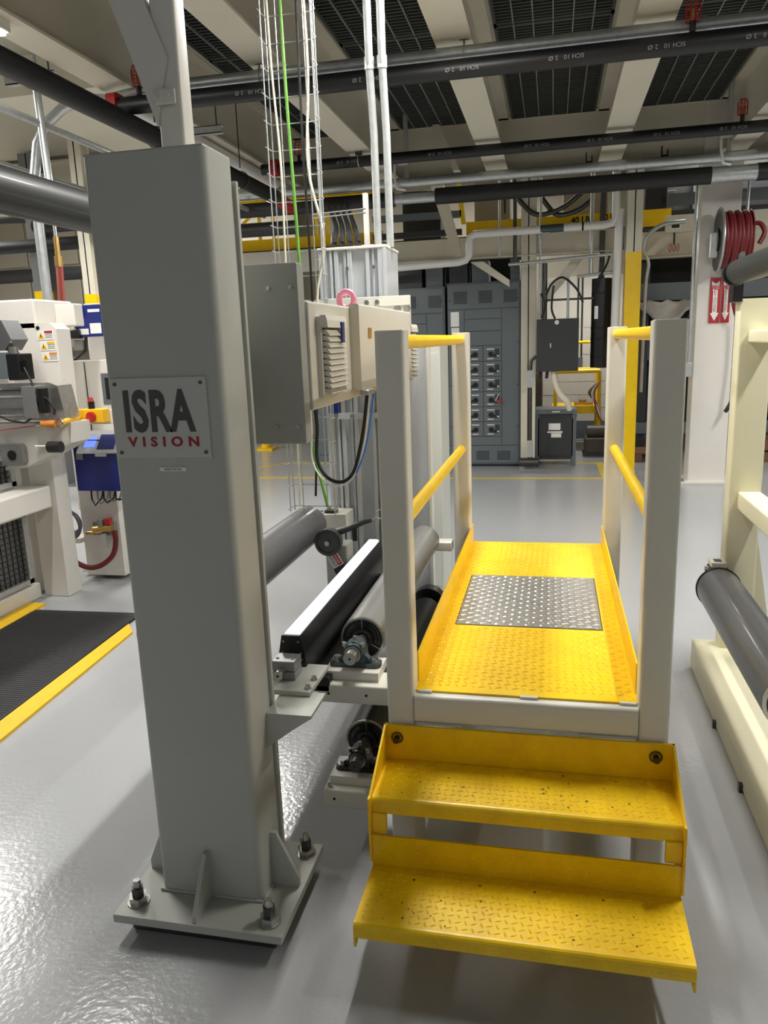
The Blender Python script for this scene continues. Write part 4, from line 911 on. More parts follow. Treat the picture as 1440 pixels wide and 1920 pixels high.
MB().box(0.45, 0.49, 9.185, 9.19, 1.72, 1.86).build('label', 'sign_white', t)
MB().box(0.50, 0.56, 9.4, 9.5, 1.5, 3.2).build('hanger_bar', 'dark_steel', t)
# yellow cart behind
t = thing('yellow_guard_stand', (0.32, 11, 0), 'yellow steel guard stand with a tray behind the disconnect box', 'stand')
for x in (0.04, 0.62):
    for y in (10.9, 11.5): MB().box(x-0.025, x+0.025, y-0.025, y+0.025, 0.0, 1.07).build('post', 'yellow_paint', t)
MB().box(0.0, 0.65, 10.87, 11.52, 0.50, 0.60, 0.004).box(0.03, 0.62, 10.92, 11.47, 0.60, 0.602).build('tray', 'yellow_paint', t)
for y in (10.9, 11.5): MB().cyl((0.04, y, 1.07), (0.62, y, 1.07), 0.028, 12).build('top_rail', 'yellow_paint', t)
MB().cyl((0.10, 11.5, 1.45), (0.80, 11.5, 1.45), 0.022, 10).cyl((0.62, 11.5, 1.05), (0.62, 11.5, 1.45), 0.022, 10).build('upper_rail', 'yellow_paint', t)
single(MB().box(0.30, 0.55, 11.0, 11.2, 0.602, 0.64, 0.004).box(0.36, 0.46, 11.05, 11.15, 0.64, 0.68, 0.01), 'loose_fittings', 'brass', 'small brass coloured fittings lying in the yellow tray', 'fittings')
for k in range(5):
    cable('hose_bundle', [(0.62, 10.7, 0.95), (0.55-0.02*k, 10.68, 0.80), (0.58, 10.66+0.01*k, 0.55+0.03*k), (0.66, 10.66, 0.42), (0.72, 10.7, 0.5)], 0.012, ['rust_hose', 'galvanised', 'sign_white', 'black_rubber', 'copper'][k], ['rust coloured', 'silver', 'white', 'black', 'copper coloured'][k]+' hose in the tangle left of the yellow-banded column')
t = thing('hydraulic_pump', (0.58, 10.2, 0), 'dirty brown pump block on the floor left of the yellow-banded column', 'pump')
MB().box(0.42, 0.72, 10.2, 10.6, 0.05, 0.24, 0.01).build('base', 'brown_oil', t)
MB().tube([(0.45, 10.4, 0.30), (0.70, 10.4, 0.30)], 0.09, 18).build('motor', 'brown_oil', t, True)
MB().box(0.40, 0.74, 10.25, 10.3, 0, 0.05).box(0.40, 0.74, 10.5, 10.55, 0, 0.05).build('skid', 'dark_steel', t)
t = thing('block_partition', (0.4, 12.2, 0), 'pale block partition with a grey base band behind the yellow stand', 'partition')
MB().box(-0.15, 1.2, 12.2, 12.35, 0.25, 2.4).build('wall', 'wall_block', t)
MB().box(-0.16, 1.2, 12.18, 12.35, 0.0, 0.25).build('base_band', 'mcc_grey', t)
for i in range(3):
    for j in range(8):
        MB().box(-0.14+i*0.4+(j % 2)*0.15, 0.25+i*0.4+(j % 2)*0.15, 12.192, 12.2, 0.26+j*0.2, 0.452+j*0.2, 0.002, 1).build('block', 'wall_block', t)
for x in (0.36, 0.42): MB().cyl((x, 12.17, 1.2), (x, 12.17, 2.4), 0.012, 8).build('wall_conduit', 'dark_steel', t)
MB().box(0.34, 0.44, 12.15, 12.2, 1.08, 1.22).build('junction_box', 'mcc_grey', t)

# ------------------------------------------------------------------ lower mezzanine: beams, yellow toe plates, white pipe
def ibeam(x0, x1, y, z0, z1, m, lab, name='mezzanine_beam'):
    t = thing(name, ((x0+x1)/2, y, z0), lab, 'beam')
    MB().box(x0, x1, y-0.08, y+0.08, z0, z0+0.012).build('flange', m, t); MB().box(x0, x1, y-0.08, y+0.08, z1-0.012, z1).build('flange', m, t)
    MB().box(x0, x1, y-0.006, y+0.006, z0, z1).build('web', m, t)
ibeam(-2.4, 0.72, 9.47, 2.46, 2.70, 'beam_paint', 'cream mezzanine beam behind the white water pipe')
ibeam(0.95, 5.5, 10.2, 2.42, 2.72, 'beam_paint', 'cream mezzanine beam running right behind the hose reel')
single(MB().box(-5.5, -2.0, 9.50, 9.6, 2.44, 2.70, 0.004), 'mezzanine_fascia', 'machine_white', 'white fascia below the yellow toe plate left of the aluminium upright', 'fascia')
t = thing('toe_plate', (-0.2, 9.6, 2.76), 'yellow mezzanine toe plate marked with a load limit', 'toe plate')
MB().box(-1.02, 0.72, 9.60, 9.61, 2.755, 2.90).build('plate', 'yellow_paint', t)
text('40 LBS.', 'load_text', 0.07, (0.32, 9.598, 2.84), FRONT, 'ink', t, width=0.27, height=0.075, bold=.002)
text('0 FT', 'load_text', 0.07, (0.63, 9.598, 2.85), FRONT, 'ink', t, width=0.14, height=0.075, bold=.002)
single(MB().box(0.92, 1.28, 9.60, 9.61, 2.72, 2.90), 'toe_plate', 'yellow_paint', 'short yellow toe plate right of the yellow-banded column', 'toe plate')
t = thing('mezzanine_railing', (-3.2, 9.6, 2.75), 'yellow toe plate and railing posts seen left of the zinc conduits', 'railing')
MB().box(-5.5, -2.1, 9.60, 9.61, 2.73, 2.86).build('toe_plate', 'yellow_paint', t)
for x in (-4.1, -3.60, -3.42, -2.86, -2.72, -2.40): MB().box(x-0.02, x+0.02, 9.58, 9.60, 2.86, 3.7).build('post', 'yellow_paint', t)
MB().tube([(-4.05, 9.59, 2.88), (-3.70, 9.59, 3.15)], 0.022, 8).build('brace', 'yellow_paint', t)
MB().cyl((-4.2, 9.59, 3.3), (-2.1, 9.59, 3.3), 0.022, 8).build('rail', 'yellow_paint', t)
for x, z0, z1 in ((-2.08, 2.9, 3.15), (-2.06, 2.74, 2.87)): MB().box(x-0.05, x+0.03, 9.58, 9.61, z0, z1).build('end_tab', 'yellow_paint', t)
single(MB().prism([(-1.71, 4.3), (-1.51, 4.3), (-1.02, 2.48), (-1.13, 2.48)], 'y', 9.2, 9.26), 'slanted_brace', 'beam_paint', 'slanted cream brace left of the yellow toe plate', 'brace')
single(MB().prism([(-1.25, 4.3), (-1.19, 4.3), (-1.0, 2.85), (-1.05, 2.85)], 'y', 9.35, 9.4), 'yellow_brace', 'yellow_paint', 'thin yellow upright beside the slanted cream brace', 'brace')
t = thing('white_water_pipe', (-0.9, 9.0, 2.7), 'white insulated water pipe stepping down above the switchgear', 'pipe')
MB().tube([(-2.4, 9.05, 2.36), (-1.05, 9.05, 2.40), (-0.97, 9.05, 2.42), (-0.935, 9.05, 2.47), (-0.93, 9.05, 2.60), (-0.92, 9.05, 2.66), (-0.87, 9.05, 2.69), (0.52, 9.05, 2.70), (0.60, 9.05, 2.71), (0.64, 9.05, 2.76), (0.645, 9.05, 3.15), (0.645, 9.3, 3.4), (0.645, 9.3, 4.27)], 0.042, 16).build('pipe', 'sign_white', t, True)
MB().tube([(0.70, 9.08, 2.85), (0.685, 9.08, 2.75), (0.68, 9.08, 2.6), (0.665, 9.08, 1.55)], 0.045, 16).build('riser', 'sign_white', t, True)
MB().cyl((-0.15, 9.05, 2.697), (0.1, 9.05, 2.698), 0.0435, 16).build('flow_label', 'bearing_green', t, True)
for x in (0.30,): MB().cyl((x-0.01, 9.05, 2.699), (x+0.01, 9.05, 2.699), 0.046, 16).build('pipe_band', 'black_plastic', t)
# gusset braces under the cream beam
for i, (pts, lab) in enumerate((([(-0.95, 2.42), (-0.80, 2.42), (-0.50, 2.20), (-0.50, 2.12)], 'diagonal gusset brace above the right switchgear'), ([(0.35, 2.42), (0.22, 2.42), (-0.12, 1.98), (-0.10, 1.90)], 'diagonal gusset brace above the black disconnect box'))):
    single(MB().prism(pts, 'y', 9.34, 9.38), 'diagonal_brace', 'beam_paint', lab, 'brace')
# conduits in the middle zone
zc = [((-0.60, 9.15, 4.3), (-0.60, 9.15, 2.45), 0.014, 'galvanised', 'thin conduit left of the cream column behind the switchgear'),
      ((-0.43, 9.18, 4.3), (-0.43, 9.18, 2.3), 0.022, 'dark_steel', 'dark conduit beside the cream column'),
      ((-0.15, 9.18, 4.3), (-0.15, 9.18, 1.75), 0.014, 'galvanised', 'thin conduit right of the cream column'),
      ((0.16, 9.22, 2.2), (0.16, 9.22, 1.74), 0.014, 'galvanised', 'short conduit into the top of the disconnect box'),
      ((-0.10, 9.2, 2.35), (-0.10, 9.2, 1.74), 0.03, 'dark_steel', 'thick dark conduit entering the disconnect box top'),
      ((0.40, 9.16, 4.3), (0.40, 9.16, 2.2), 0.022, 'galvanised', 'conduit above the black cylinder tank'),
      ((-0.5, 9.12, 2.35), (0.62, 9.12, 2.40), 0.018, 'galvanised', 'horizontal conduit crossing above the disconnect box'),
      ((-0.12, 9.25, 1.95), (0.45, 9.25, 1.95), 0.012, 'dark_steel', 'thin dark bar just above the disconnect box'),
      ((0.25, 9.14, 2.18), (0.66, 9.14, 2.22), 0.016, 'galvanised', 'short horizontal conduit above the black cylinder')]
for a, b_, r, m, lab in zc: spipe('zinc_conduit', [a, b_], r, m, lab, 'conduit')
cable('zinc_conduit', [(0.97, 9.1, 0.9), (0.98, 9.1, 2.0), (1.0, 9.1, 2.28), (0.93, 9.1, 2.42)], 0.018, 'galvanised', 'bent conduit running down right of the yellow-banded column')
cable('zinc_conduit', [(0.93, 9.05, 2.42), (0.97, 9.05, 2.55), (1.12, 9.05, 2.66), (1.35, 9.05, 2.68)], 0.022, 'galvanised', 'bent conduit curving right from the column under the cream beam')
for i, pts in enumerate(([(-0.08, 9.1, 2.0), (-0.02, 9.1, 2.12), (0.1, 9.1, 2.18), (0.25, 9.1, 2.05), (0.32, 9.1, 1.9)], [(-0.13, 9.12, 1.75), (-0.09, 9.12, 1.9), (-0.14, 9.12, 2.02)], [(0.02, 9.12, 1.74), (-0.02, 9.12, 1.86), (0.0, 9.12, 2.1)], [(0.45, 9.12, 2.1), (0.56, 9.12, 2.28), (0.60, 9.12, 2.42)])):
    cable('black_cable', pts, 0.012, 'black_rubber', ['arching black cable above the disconnect box', 'leftmost black cable into the disconnect box', 'thin black cable into the top of the disconnect box', 'black cable rising from the black cylinder tank'][i])
for i, (a, r) in enumerate((((-0.10, 9.7, 3.02), 0.26), ((0.12, 9.75, 2.98), 0.20))):
    cable('grey_hose', [(a[0]-r*1.3, a[1]-0.3, a[2]+0.1), (a[0]-r*.6, a[1]-0.3, a[2]-r*.35), (a[0], a[1]-0.3, a[2]-r*.45), (a[0]+r*.8, a[1]-0.3, a[2]-r*.2), (a[0]+r*1.5, a[1]-0.3, a[2]+r*.3)], 0.028, 'dark_steel', ['wide', 'narrow'][i]+' sagging grey hose above the yellow toe plate')
# upper level equipment silhouettes
def crate(x0, x1, y0, y1, z0, z1, m, name, lab, cat, extra=None):
    t = thing(name, ((x0+x1)/2, y0, z0), lab, cat)
    MB().box(x0, x1, y0, y1, z0, z1, 0.01).build('body', m, t)
    MB().box(x0+(x1-x0)*.08, x1-(x1-x0)*.08, y0-0.012, y0, z0+(z1-z0)*.08, z1-(z1-z0)*.08, 0.004).build('door', m, t)
    MB().box(x1-(x1-x0)*.16, x1-(x1-x0)*.12, y0-0.03, y0-0.012, z0+(z1-z0)*.4, z0+(z1-z0)*.6).build('handle', 'mcc_gap', t)
    return t
single(MB().box(-5.5, 0.95, 9.62, 12.0, 2.70, 2.74), 'mezzanine_deck', 'grating_dark', 'dark lower mezzanine deck behind the yellow toe plates', 'deck')
single(MB().box(0.96, 5.5, 10.1, 12.0, 2.72, 2.76), 'mezzanine_deck', 'grating_dark', 'dark lower mezzanine deck behind the hose reel column', 'deck')
crate(-1.0, -0.55, 10.4, 10.9, 2.74, 3.6, 'wall_beige', 'control_cabinet', 'beige cabinet on the mezzanine above the yellow toe plate', 'cabinet')
crate(0.10, 0.62, 10.0, 10.5, 2.74, 3.3, 'wall_beige', 'control_cabinet', 'tall beige cabinet left of the yellow-banded column, upstairs', 'cabinet')
crate(-1.95, -1.45, 10.5, 11.0, 2.74, 3.45, 'anthracite', 'control_cabinet', 'dark cabinet upstairs behind the slanted cream brace', 'cabinet')
crate(1.05, 1.30, 10.15, 10.5, 2.76, 3.4, 'anthracite', 'control_cabinet', 'dark box upstairs just right of the yellow-banded column', 'cabinet')
for i, (x0, x1, y, z0, z1, m, lab) in enumerate(((-2.1, -1.05, 9.35, 2.93, 3.0, 'mcc_grey', 'uppermost grey rail left of the slanted brace'), (-2.1, -1.05, 9.36, 2.74, 2.80, 'anthracite', 'second grey rail left of the slanted brace'), (-1.9, -1.0, 9.5, 2.50, 2.58, 'mcc_grey', 'grey channel on the cream beam above the switchgear'),
    (1.28, 4.5, 9.9, 2.98, 3.10, 'mcc_grey', 'grey rail behind the hose reel column, uppermost'), (1.28, 4.5, 9.92, 2.80, 2.92, 'anthracite', 'dark rail behind the hose reel column, below the grey one'))):
    single(MB().box(x0, x1, y, y+0.06, z0, z1).box(x0, x1, y+0.06, y+0.10, z0, z0+0.01), 'equipment_rail', m, lab, 'rail')
single(MB().prism([(0.98, 2.40), (1.10, 2.40), (1.55, 2.78), (1.42, 2.78)], 'y', 9.5, 9.56), 'stair_stringer', 'beam_paint', 'sloping cream stringer left of the hose reel column', 'stringer')
t = thing('cream_channel', (1.6, 9.6, 2.7), 'cream channel beam with a small black square hole behind the hose reel column', 'beam')
MB().box(1.20, 2.6, 9.42, 9.48, 2.62, 2.80, 0.004).build('channel', 'beam_paint', t)
MB().box(1.25, 1.36, 9.415, 9.42, 2.65, 2.76).build('plate', 'sign_white', t); MB().box(1.265, 1.345, 9.41, 9.4155, 2.665, 2.745).build('square_hole', 'black_plastic', t)
t = thing('fire_sprinkler', (1.3, 9.3, 2.42), 'small red caged sprinkler under the cream beam left of the hose reel', 'sprinkler')
MB().cyl((1.3, 9.44, 2.62), (1.3, 9.44, 2.50), 0.01, 8).build('stem', 'black_pipe', t)
for dx in (-0.04, 0.0, 0.04): MB().ring((1.3+dx, 9.44, 2.46), (1, 0.2, 0), 0.04, 0.004).build('guard_ring', 'red_paint', t)
# dark machine behind columns at right
t = thing('dark_process_machine', (2.4, 10.6, 0), 'dark cluttered process machine behind the hose reel column', 'machine')
MB().box(0.95, 5.0, 10.9, 11.6, 0.35, 2.70).build('body', 'wall_dark', t)
MB().box(0.95, 5.0, 10.3, 10.4, 1.93, 2.14, 0.004).build('cross_rail', 'mcc_grey', t)
MB().box(0.95, 5.0, 10.35, 10.5, 0.28, 0.42, 0.004).build('base_rail', 'mcc_grey', t)
for x in (1.05, 1.9, 2.8, 3.9): MB().box(x, x+0.12, 10.4, 10.9, 0, 2.4).build('frame_leg', 'anthracite', t)
for x0, x1, z0, z1, m in ((1.08, 1.30, 1.2, 1.6, 'mcc_grey'), (1.35, 1.55, 1.0, 1.7, 'anthracite'), (2.0, 2.5, 0.9, 1.5, 'anthracite'), (2.55, 3.2, 1.1, 1.5, 'mcc_grey'), (2.0, 2.35, 0.45, 0.8, 'mcc_grey'), (2.5, 3.4, 0.5, 0.8, 'anthracite')):
    MB().box(x0, x1, 10.55, 10.9, z0, z1, 0.01).build('module', m, t)
for k in range(14):
    x = 1.05+random.random()*0.9; z = 1.2+random.random()*0.5
    MB().tube([(x, 10.45, 1.75), (x+random.uniform(-.1, .1), 10.42, z), (x+random.uniform(-.2, .2), 10.5, z-0.3)], 0.01, 6).build('hose', random.choice(['black_rubber', 'galvanised', 'dark_red_rubber', 'dark_steel']), t)
t = thing('dark_backdrop_box', (-1.3, 10.8, 0), 'dark backdrop box added behind the switchgear to hide the lit back wall', 'machine')  # added dark box, keeps the lamp-lit back wall from showing
MB().box(-3.2, -0.25, 10.8, 11.3, 0.0, 2.68).build('body', 'wall_dark', t)
MB().box(-3.1, -0.35, 10.74, 10.8, 2.2, 2.3).build('rail', 'mcc_grey', t)
t = thing('upper_dark_backdrop', (2.5, 11.0, 2.76), 'dark backdrop with simplified machinery, added on the mezzanine behind the hose reel column', 'machine')  # dark mass added to cover the bright back wall upstairs
MB().box(1.0, 5.2, 11.0, 11.6, 2.76, 4.2).build('body', 'wall_dark', t)
for k in range(7): MB().box(1.15+k*0.55, 1.5+k*0.55, 10.9, 11.0, 2.85, 3.3+0.1*(k % 3), 0.01).build('module', ['anthracite', 'mcc_grey'][k % 2], t)
t = thing('plastic_drape', (1.25, 10.2, 1.75), 'crumpled translucent plastic sheet sagging between the columns', 'sheet')
b = MB(); N = 14; vs = []
for i in range(N+1):
    u = i/N; row = []
    for j in range(5):
        v = j/4; x = 1.0+u*1.0; z = 1.92-v*(0.22*math.sin(PI*min(1, u*1.4))*1.2)-0.02*math.sin(u*30); y = 10.22-0.05*math.sin(u*9+v*3)
        row.append(b.bm.verts.new((x, y, z)))
    vs.append(row)
for i in range(N):
    for j in range(4): b.bm.faces.new((vs[i][j], vs[i+1][j], vs[i+1][j+1], vs[i][j+1]))
o = b.build('sheet', 'plastic_sheet', t, True)
md = o.modifiers.new('s', 'SOLIDIFY'); md.thickness = 0.01
for i, (x0, x1, z0, z1) in enumerate(((1.0, 1.5, 0.0, 0.12), (2.0, 3.0, 0.0, 0.12), (2.0, 3.0, 0.14, 0.26))):
    t = thing('wood_pallet', ((x0+x1)/2, 9.9, z0), ['brown pallet on the floor between the two columns', 'lower brown pallet at the right edge', 'upper brown pallet at the right edge'][i], 'pallet')
    for k in range(5): MB().box(x0, x1, 9.75+k*0.12, 9.84+k*0.12, z1-0.02, z1).build('board', 'wood', t)
    for k in range(3): MB().box(x0+k*(x1-x0-0.08)/2, x0+k*(x1-x0-0.08)/2+0.08, 9.75, 10.32, z0, z1-0.02).build('bearer', 'wood', t)

# ------------------------------------------------------------------ floor lines and bollard
def line(x0, x1, y0, y1, lab): single(MB().box(x0, x1, y0, y1, 0, 0.002), 'floor_line', 'line_yellow', lab, 'floor marking')
line(-4.2, 0.62, 8.60, 8.68, 'long yellow floor line crossing before the switchgear')
line(0.54, 0.62, 8.68, 9.75, 'short yellow floor line beside the yellow-banded column')
line(0.30, 0.54, 9.67, 9.75, 'short yellow floor line right of the transformer')
single(MB().prism([(-4.2, 8.68), (-4.12, 8.68), (-3.52, 9.70), (-3.52, 9.78)], 'z', 0, 0.002), 'floor_line', 'line_yellow', 'slanted yellow floor line seen between column and wire tray', 'floor marking')
line(-3.52, -2.4, 9.70, 9.78, 'short yellow floor line beyond the slanted one')
t = thing('yellow_bollard_foot', (-4.3, 11.1, 0), 'yellow bollard with square foot seen under the dark end plate', 'bollard')
MB().cyl((-4.3, 11.1, 0.03), (-4.3, 11.1, 1.0), 0.07, 20).build('post', 'yellow_paint', t, True)
MB().box(-4.45, -4.15, 10.95, 11.25, 0, 0.03).build('foot', 'yellow_paint', t)
crate(-3.1, -2.8, 9.9, 10.2, 0.0, 1.1, 'mcc_grey', 'grey_cabinet', 'grey cabinet edge glimpsed behind the green cable', 'cabinet')

# ------------------------------------------------------------------ left machine
t = thing('white_converting_machine', (-3.2, 4.2, 0), 'large white converting machine at the left edge with mesh guard windows', 'machine')
MB().box(-3.245, -3.065, 4.22, 4.36, 0.0, 1.30, 0.006).build('front_leg', 'machine_white', t)
MB().box(-3.35, -3.10, 3.0, 4.22, 0.60, 0.74, 0.012).build('middle_rail', 'machine_white', t)
MB().box(-3.9, -3.25, 3.0, 4.2, 0.0, 0.10, 0.01).build('base', 'machine_white', t)
MB().box(-3.9, -3.32, 4.25, 4.40, 0.0, 1.5, 0.006).build('back_panel', 'machine_white', t)
MB().prism([(-3.7, 1.20), (-3.7, 1.74), (-3.02, 1.74), (-2.975, 1.70), (-2.985, 1.02), (-3.06, 0.96), (-3.35, 0.90), (-3.7, 0.86)], 'y', 4.30, 4.44).build('side_frame', 'machine_white', t)
MB().box(-3.75, -3.11, 4.30, 4.7, 1.70, 1.885, 0.012).build('top_housing', 'machine_white', t)
MB().box(-3.11, -2.97, 4.50, 4.60, 1.72, 1.86, 0.008).build('top_bracket', 'machine_white', t)
for z0, z1, y0, y1 in ((0.12, 0.585, 3.0, 4.14), (0.76, 0.96, 3.0, 4.10)):
    g = MB().box(-3.272, -3.245, y0, y1, z0, z0+0.03).box(-3.272, -3.245, y1-0.04, y1, z0, z1).box(-3.272, -3.245, y0, y1, z1-0.03, z1).build('guard_frame', 'galvanised', t)
    MB().box(-3.30, -3.29, y0, y1, z0, z1).build('guard_backing', 'roller_light', g)
    b = MB()
    k = y0+0.045
    while k < y1-0.04: b.box(-3.268, -3.262, k-0.003, k+0.003, z0+0.03, z1-0.03); k += 0.045
    k = z0+0.06
    while k < z1-0.04: b.box(-3.266, -3.260, y0, y1-0.04, k-0.003, k+0.003); k += 0.035
    b.build('guard_mesh', 'black_plastic', g, kind='stuff')
def warn(x, z, y, col, par, lab=None):
    l_ = MB().box(x-0.055, x+0.055, y-0.003, y, z-0.028, z+0.028).build('warning_label', 'sign_white', par)
    MB().prism([(x-0.048, z-0.018), (x-0.008, z-0.018), (x-0.028, z+0.018)], 'y', y-0.0045, y-0.003).build('triangle', 'label_yellow', l_)
    MB().prism([(x-0.033, z-0.010), (x-0.023, z-0.010), (x-0.028, z+0.008)], 'y', y-0.0055, y-0.0045).build('triangle_mark', 'ink', l_)
    MB().box(x-0.002, x+0.052, y-0.0045, y-0.003, z+0.013, z+0.026).build('header_band', col, l_)
    for k in range(3): MB().box(x, x+0.05, y-0.004, y-0.003, z+0.005-k*0.010, z+0.008-k*0.010).build('text_line', 'roller_light', l_)
warn(-3.055, 1.665, 4.30, 'red_paint', t); warn(-3.045, 1.60, 4.30, 'label_yellow', t); warn(-3.04, 1.535, 4.30, 'label_orange', t)
l_ = MB().box(-3.098, -3.095, 3.30, 3.42, 0.63, 0.70).build('warning_label', 'sign_white', t)
MB().cyl((-3.10, 4.30, 1.71), (-3.10, 4.295, 1.71), 0.012, 12).build('port_hole', 'black_plastic', t)
# gripper arm assembly
t2_ = thing('actuator_arm', (-3.0, 4.0, 1.3), 'steel actuator head with black motor and air lines on the white machine', 'actuator')
MB().prism([(-3.5, 1.20), (-3.5, 1.39), (-2.88, 1.39), (-2.82, 1.37), (-2.79, 1.18), (-2.83, 1.16)], 'y', 4.02, 4.16).build('head_plate', 'stainless', t2_)
MB().cyl((-3.5, 3.98, 1.33), (-2.99, 3.98, 1.33), 0.028, 18).build('rod', 'steel', t2_, True); MB().cyl((-3.5, 3.98, 1.22), (-2.99, 3.98, 1.22), 0.022, 18).build('rod', 'steel', t2_, True)
MB().box(-2.99, -2.90, 3.92, 4.02, 1.19, 1.375, 0.004).build('end_block', 'roller_light', t2_)
MB().tube([(-2.87, 3.95, 1.22), (-2.87, 3.95, 1.36)], 0.03, 14).build('black_solenoid', 'black_plastic', t2_)
MB().box(-3.25, -3.06, 3.92, 4.05, 1.42, 1.57, 0.004).build('grey_block', 'mcc_grey', t2_)
MB().box(-3.06, -2.98, 3.92, 4.05, 1.41, 1.56, 0.006).box(-2.98, -2.95, 3.95, 4.0, 1.46, 1.52).build('black_motor', 'black_plastic', t2_)
MB().prism([(-3.4, 1.58), (-3.4, 1.75), (-3.08, 1.75), (-3.03, 1.64), (-3.08, 1.58)], 'y', 3.95, 4.1).build('motor_hood', 'roller_grey', t2_)
MB().cyl((-3.05, 3.98, 1.56), (-3.05, 3.98, 1.60), 0.03, 14).build('steel_collar', 'steel', t2_, True)
MB().prism([(-3.5, 1.15), (-3.5, 0.84), (-3.13, 0.88), (-2.90, 0.98), (-2.80, 1.03), (-2.78, 1.15)], 'y', 4.05, 4.25).build('lower_fairing', 'machine_white', t2_)
MB().rbox(-3.40, -3.10, 4.0, 4.05, 0.90, 1.03, 0.03, 'y').build('bumper_plate', 'roller_light', t2_); MB().cyl((-3.17, 4.0, 0.965), (-3.17, 3.995, 0.965), 0.03, 16).build('bumper_hole', 'black_plastic', t2_)
MB().tube([(-3.20, 3.95, 1.215), (-3.1, 3.93, 1.18), (-3.0, 3.93, 1.165), (-2.93, 3.93, 1.20), (-2.90, 3.93, 1.28), (-2.92, 3.93, 1.40), (-2.97, 3.95, 1.48)], 0.006, 8).build('air_line', 'black_rubber', t2_, True)
MB().tube([(-2.88, 3.93, 1.32), (-2.83, 3.93, 1.30), (-2.79, 3.93, 1.24), (-2.80, 3.93, 1.21)], 0.006, 8).build('air_line', 'black_rubber', t2_, True)
MB().cyl((-2.94, 3.95, 1.155), (-2.86, 3.95, 1.155), 0.014, 12).build('fitting', 'steel', t2_)
MB().cyl((-2.875, 3.95, 1.02), (-2.795, 3.95, 1.02), 0.033, 18).build('rubber_bumper', 'black_rubber', t2_, True)
MB().cyl((-2.965, 3.95, 1.025), (-2.875, 3.95, 1.025), 0.006, 8).build('white_pin', 'sign_white', t2_)
# side cabinet
t = thing('white_side_cabinet', (-3.0, 4.9, 0), 'white side cabinet behind the machine, between it and the grey column', 'cabinet')
MB().box(-3.32, -2.60, 4.80, 5.2, 0.45, 1.50, 0.006).build('body', 'machine_white', t)
MB().box(-3.14, -3.135, 4.794, 4.80, 0.86, 1.49).build('door_gap', 'mcc_gap', t)
MB().box(-3.02, -2.92, 4.792, 4.80, 1.20, 1.41, 0.003).build('window_frame', 'mcc_grey', t); MB().box(-2.99, -2.95, 4.789, 4.792, 1.235, 1.38).build('window_slot', 'black_plastic', t)
MB().box(-3.17, -2.88, 4.60, 4.66, 0.03, 1.0, 0.004).build('front_panel', 'machine_white', t)
MB().box(-3.30, -3.17, 4.55, 4.70, 0.27, 0.30).box(-3.25, -2.88, 4.66, 4.9, 0.03, 0.05).build('shelf', 'machine_white', t)
MB().box(-3.25, -2.7, 4.90, 5.2, 0.0, 0.45).build('base', 'dark_steel', t)
MB().box(-3.35, -2.9, 5.2, 5.25, 1.50, 1.90, 0.006).build('back_board', 'machine_white', t)
def ctrl(x0, x1, y, z0, z1, lab, lcd):
    t = thing('blue_control_box', ((x0+x1)/2, y, z0), lab, 'control box')
    MB().box(x0, x1, y, y+0.14, z0, z1, 0.006).build('body', 'blue_enamel', t)
    if lcd:
        p = MB().prism([(y-0.055, z1-0.075), (y+0.05, z1+0.045), (y+0.14, z1+0.045), (y+0.14, z1), (y, z1-0.01), (y-0.045, z1-0.085)], 'x', x0+0.06, x1+0.005).build('panel_hood', 'galvanised', t)
        def slab(u0, u1, v0, v1, h, m, nm):
            f = lambda v, k: (y-0.055+0.105*v-0.0075*k, z1-0.075+0.12*v+0.0066*k)
            MB().prism([f(v0, 0), f(v1, 0), f(v1, h), f(v0, h)], 'x', u0, u1).build(nm, m, p)
        slab(x0+0.10, x0+0.18, 0.25, 0.75, 0.4, 'lcd_blue', 'lcd_screen')
        slab(x0+0.20, x1-0.02, 0.15, 0.85, 0.4, 'blue_enamel', 'keypad')
        MB().box(x0+0.16, x0+0.24, y-0.004, y, z1-0.11, z1-0.08).build('white_label', 'sign_white', t)
        MB().box(x0+0.02, x0+0.07, y-0.004, y, z1-0.13, z1-0.09).build('grey_label', 'roller_light', t)
    else:
        MB().box(x0+0.105, x0+0.19, y-0.004, y, z0+0.02, z0+0.09).build('white_label', 'sign_white', t)
        MB().box(x0+0.02, x0+0.09, y-0.004, y, z0+0.015, z0+0.055).build('grey_label', 'sign_white', t)
        MB().box(x0+0.10, x0+0.19, y-0.004, y, z1-0.05, z1-0.03).build('top_label', 'sign_white', t)
        MB().tube([(x0+0.01, y-0.01, z0+0.05), (x0-0.01, y-0.03, z0+0.12), (x0+0.01, y-0.03, z1-0.04), (x0+0.05, y-0.02, z1-0.02), (x0+0.06, y-0.005, z1-0.08)], 0.009, 8).build('cable', 'black_rubber', t, True)
        MB().box(x0-0.05, x0+0.03, y-0.03, y+0.02, z0-0.01, z0+0.05, 0.004).build('connector', 'black_plastic', t)
        MB().tube([(x0+0.05, y+0.02, z0), (x0+0.04, y+0.02, z0-0.09), (x0-0.06, y, z0-0.16)], 0.012, 8).build('cable', 'black_rubber', t, True)
        MB().box(x0-0.04, x0+0.03, y, y+0.05, z0-0.09, z0-0.02, 0.003).build('steel_valve', 'roller_light', t)
ctrl(-3.26, -2.98, 4.95, 1.66, 1.875, 'upper blue control box with white labels, left of the grey column', False)
ctrl(-3.06, -2.72, 4.44, 0.66, 1.0, 'lower blue control box with lit display, left of the grey column', True)
t = thing('control_box_cables', (-2.9, 4.45, 0.6), 'bundle of grey and black cables under the lower blue control box', 'cables')
for k in range(5):
    x = -3.0+k*0.045
    MB().tube([(x, 4.5, 0.66), (x+0.01, 4.48, 0.60), (x+0.03, 4.48, 0.555+0.01*k), (x+0.07, 4.50, 0.60), (x+0.08, 4.52, 0.66)], 0.006, 6).build('cable', ['black_rubber', 'roller_light'][k % 2], t, True)
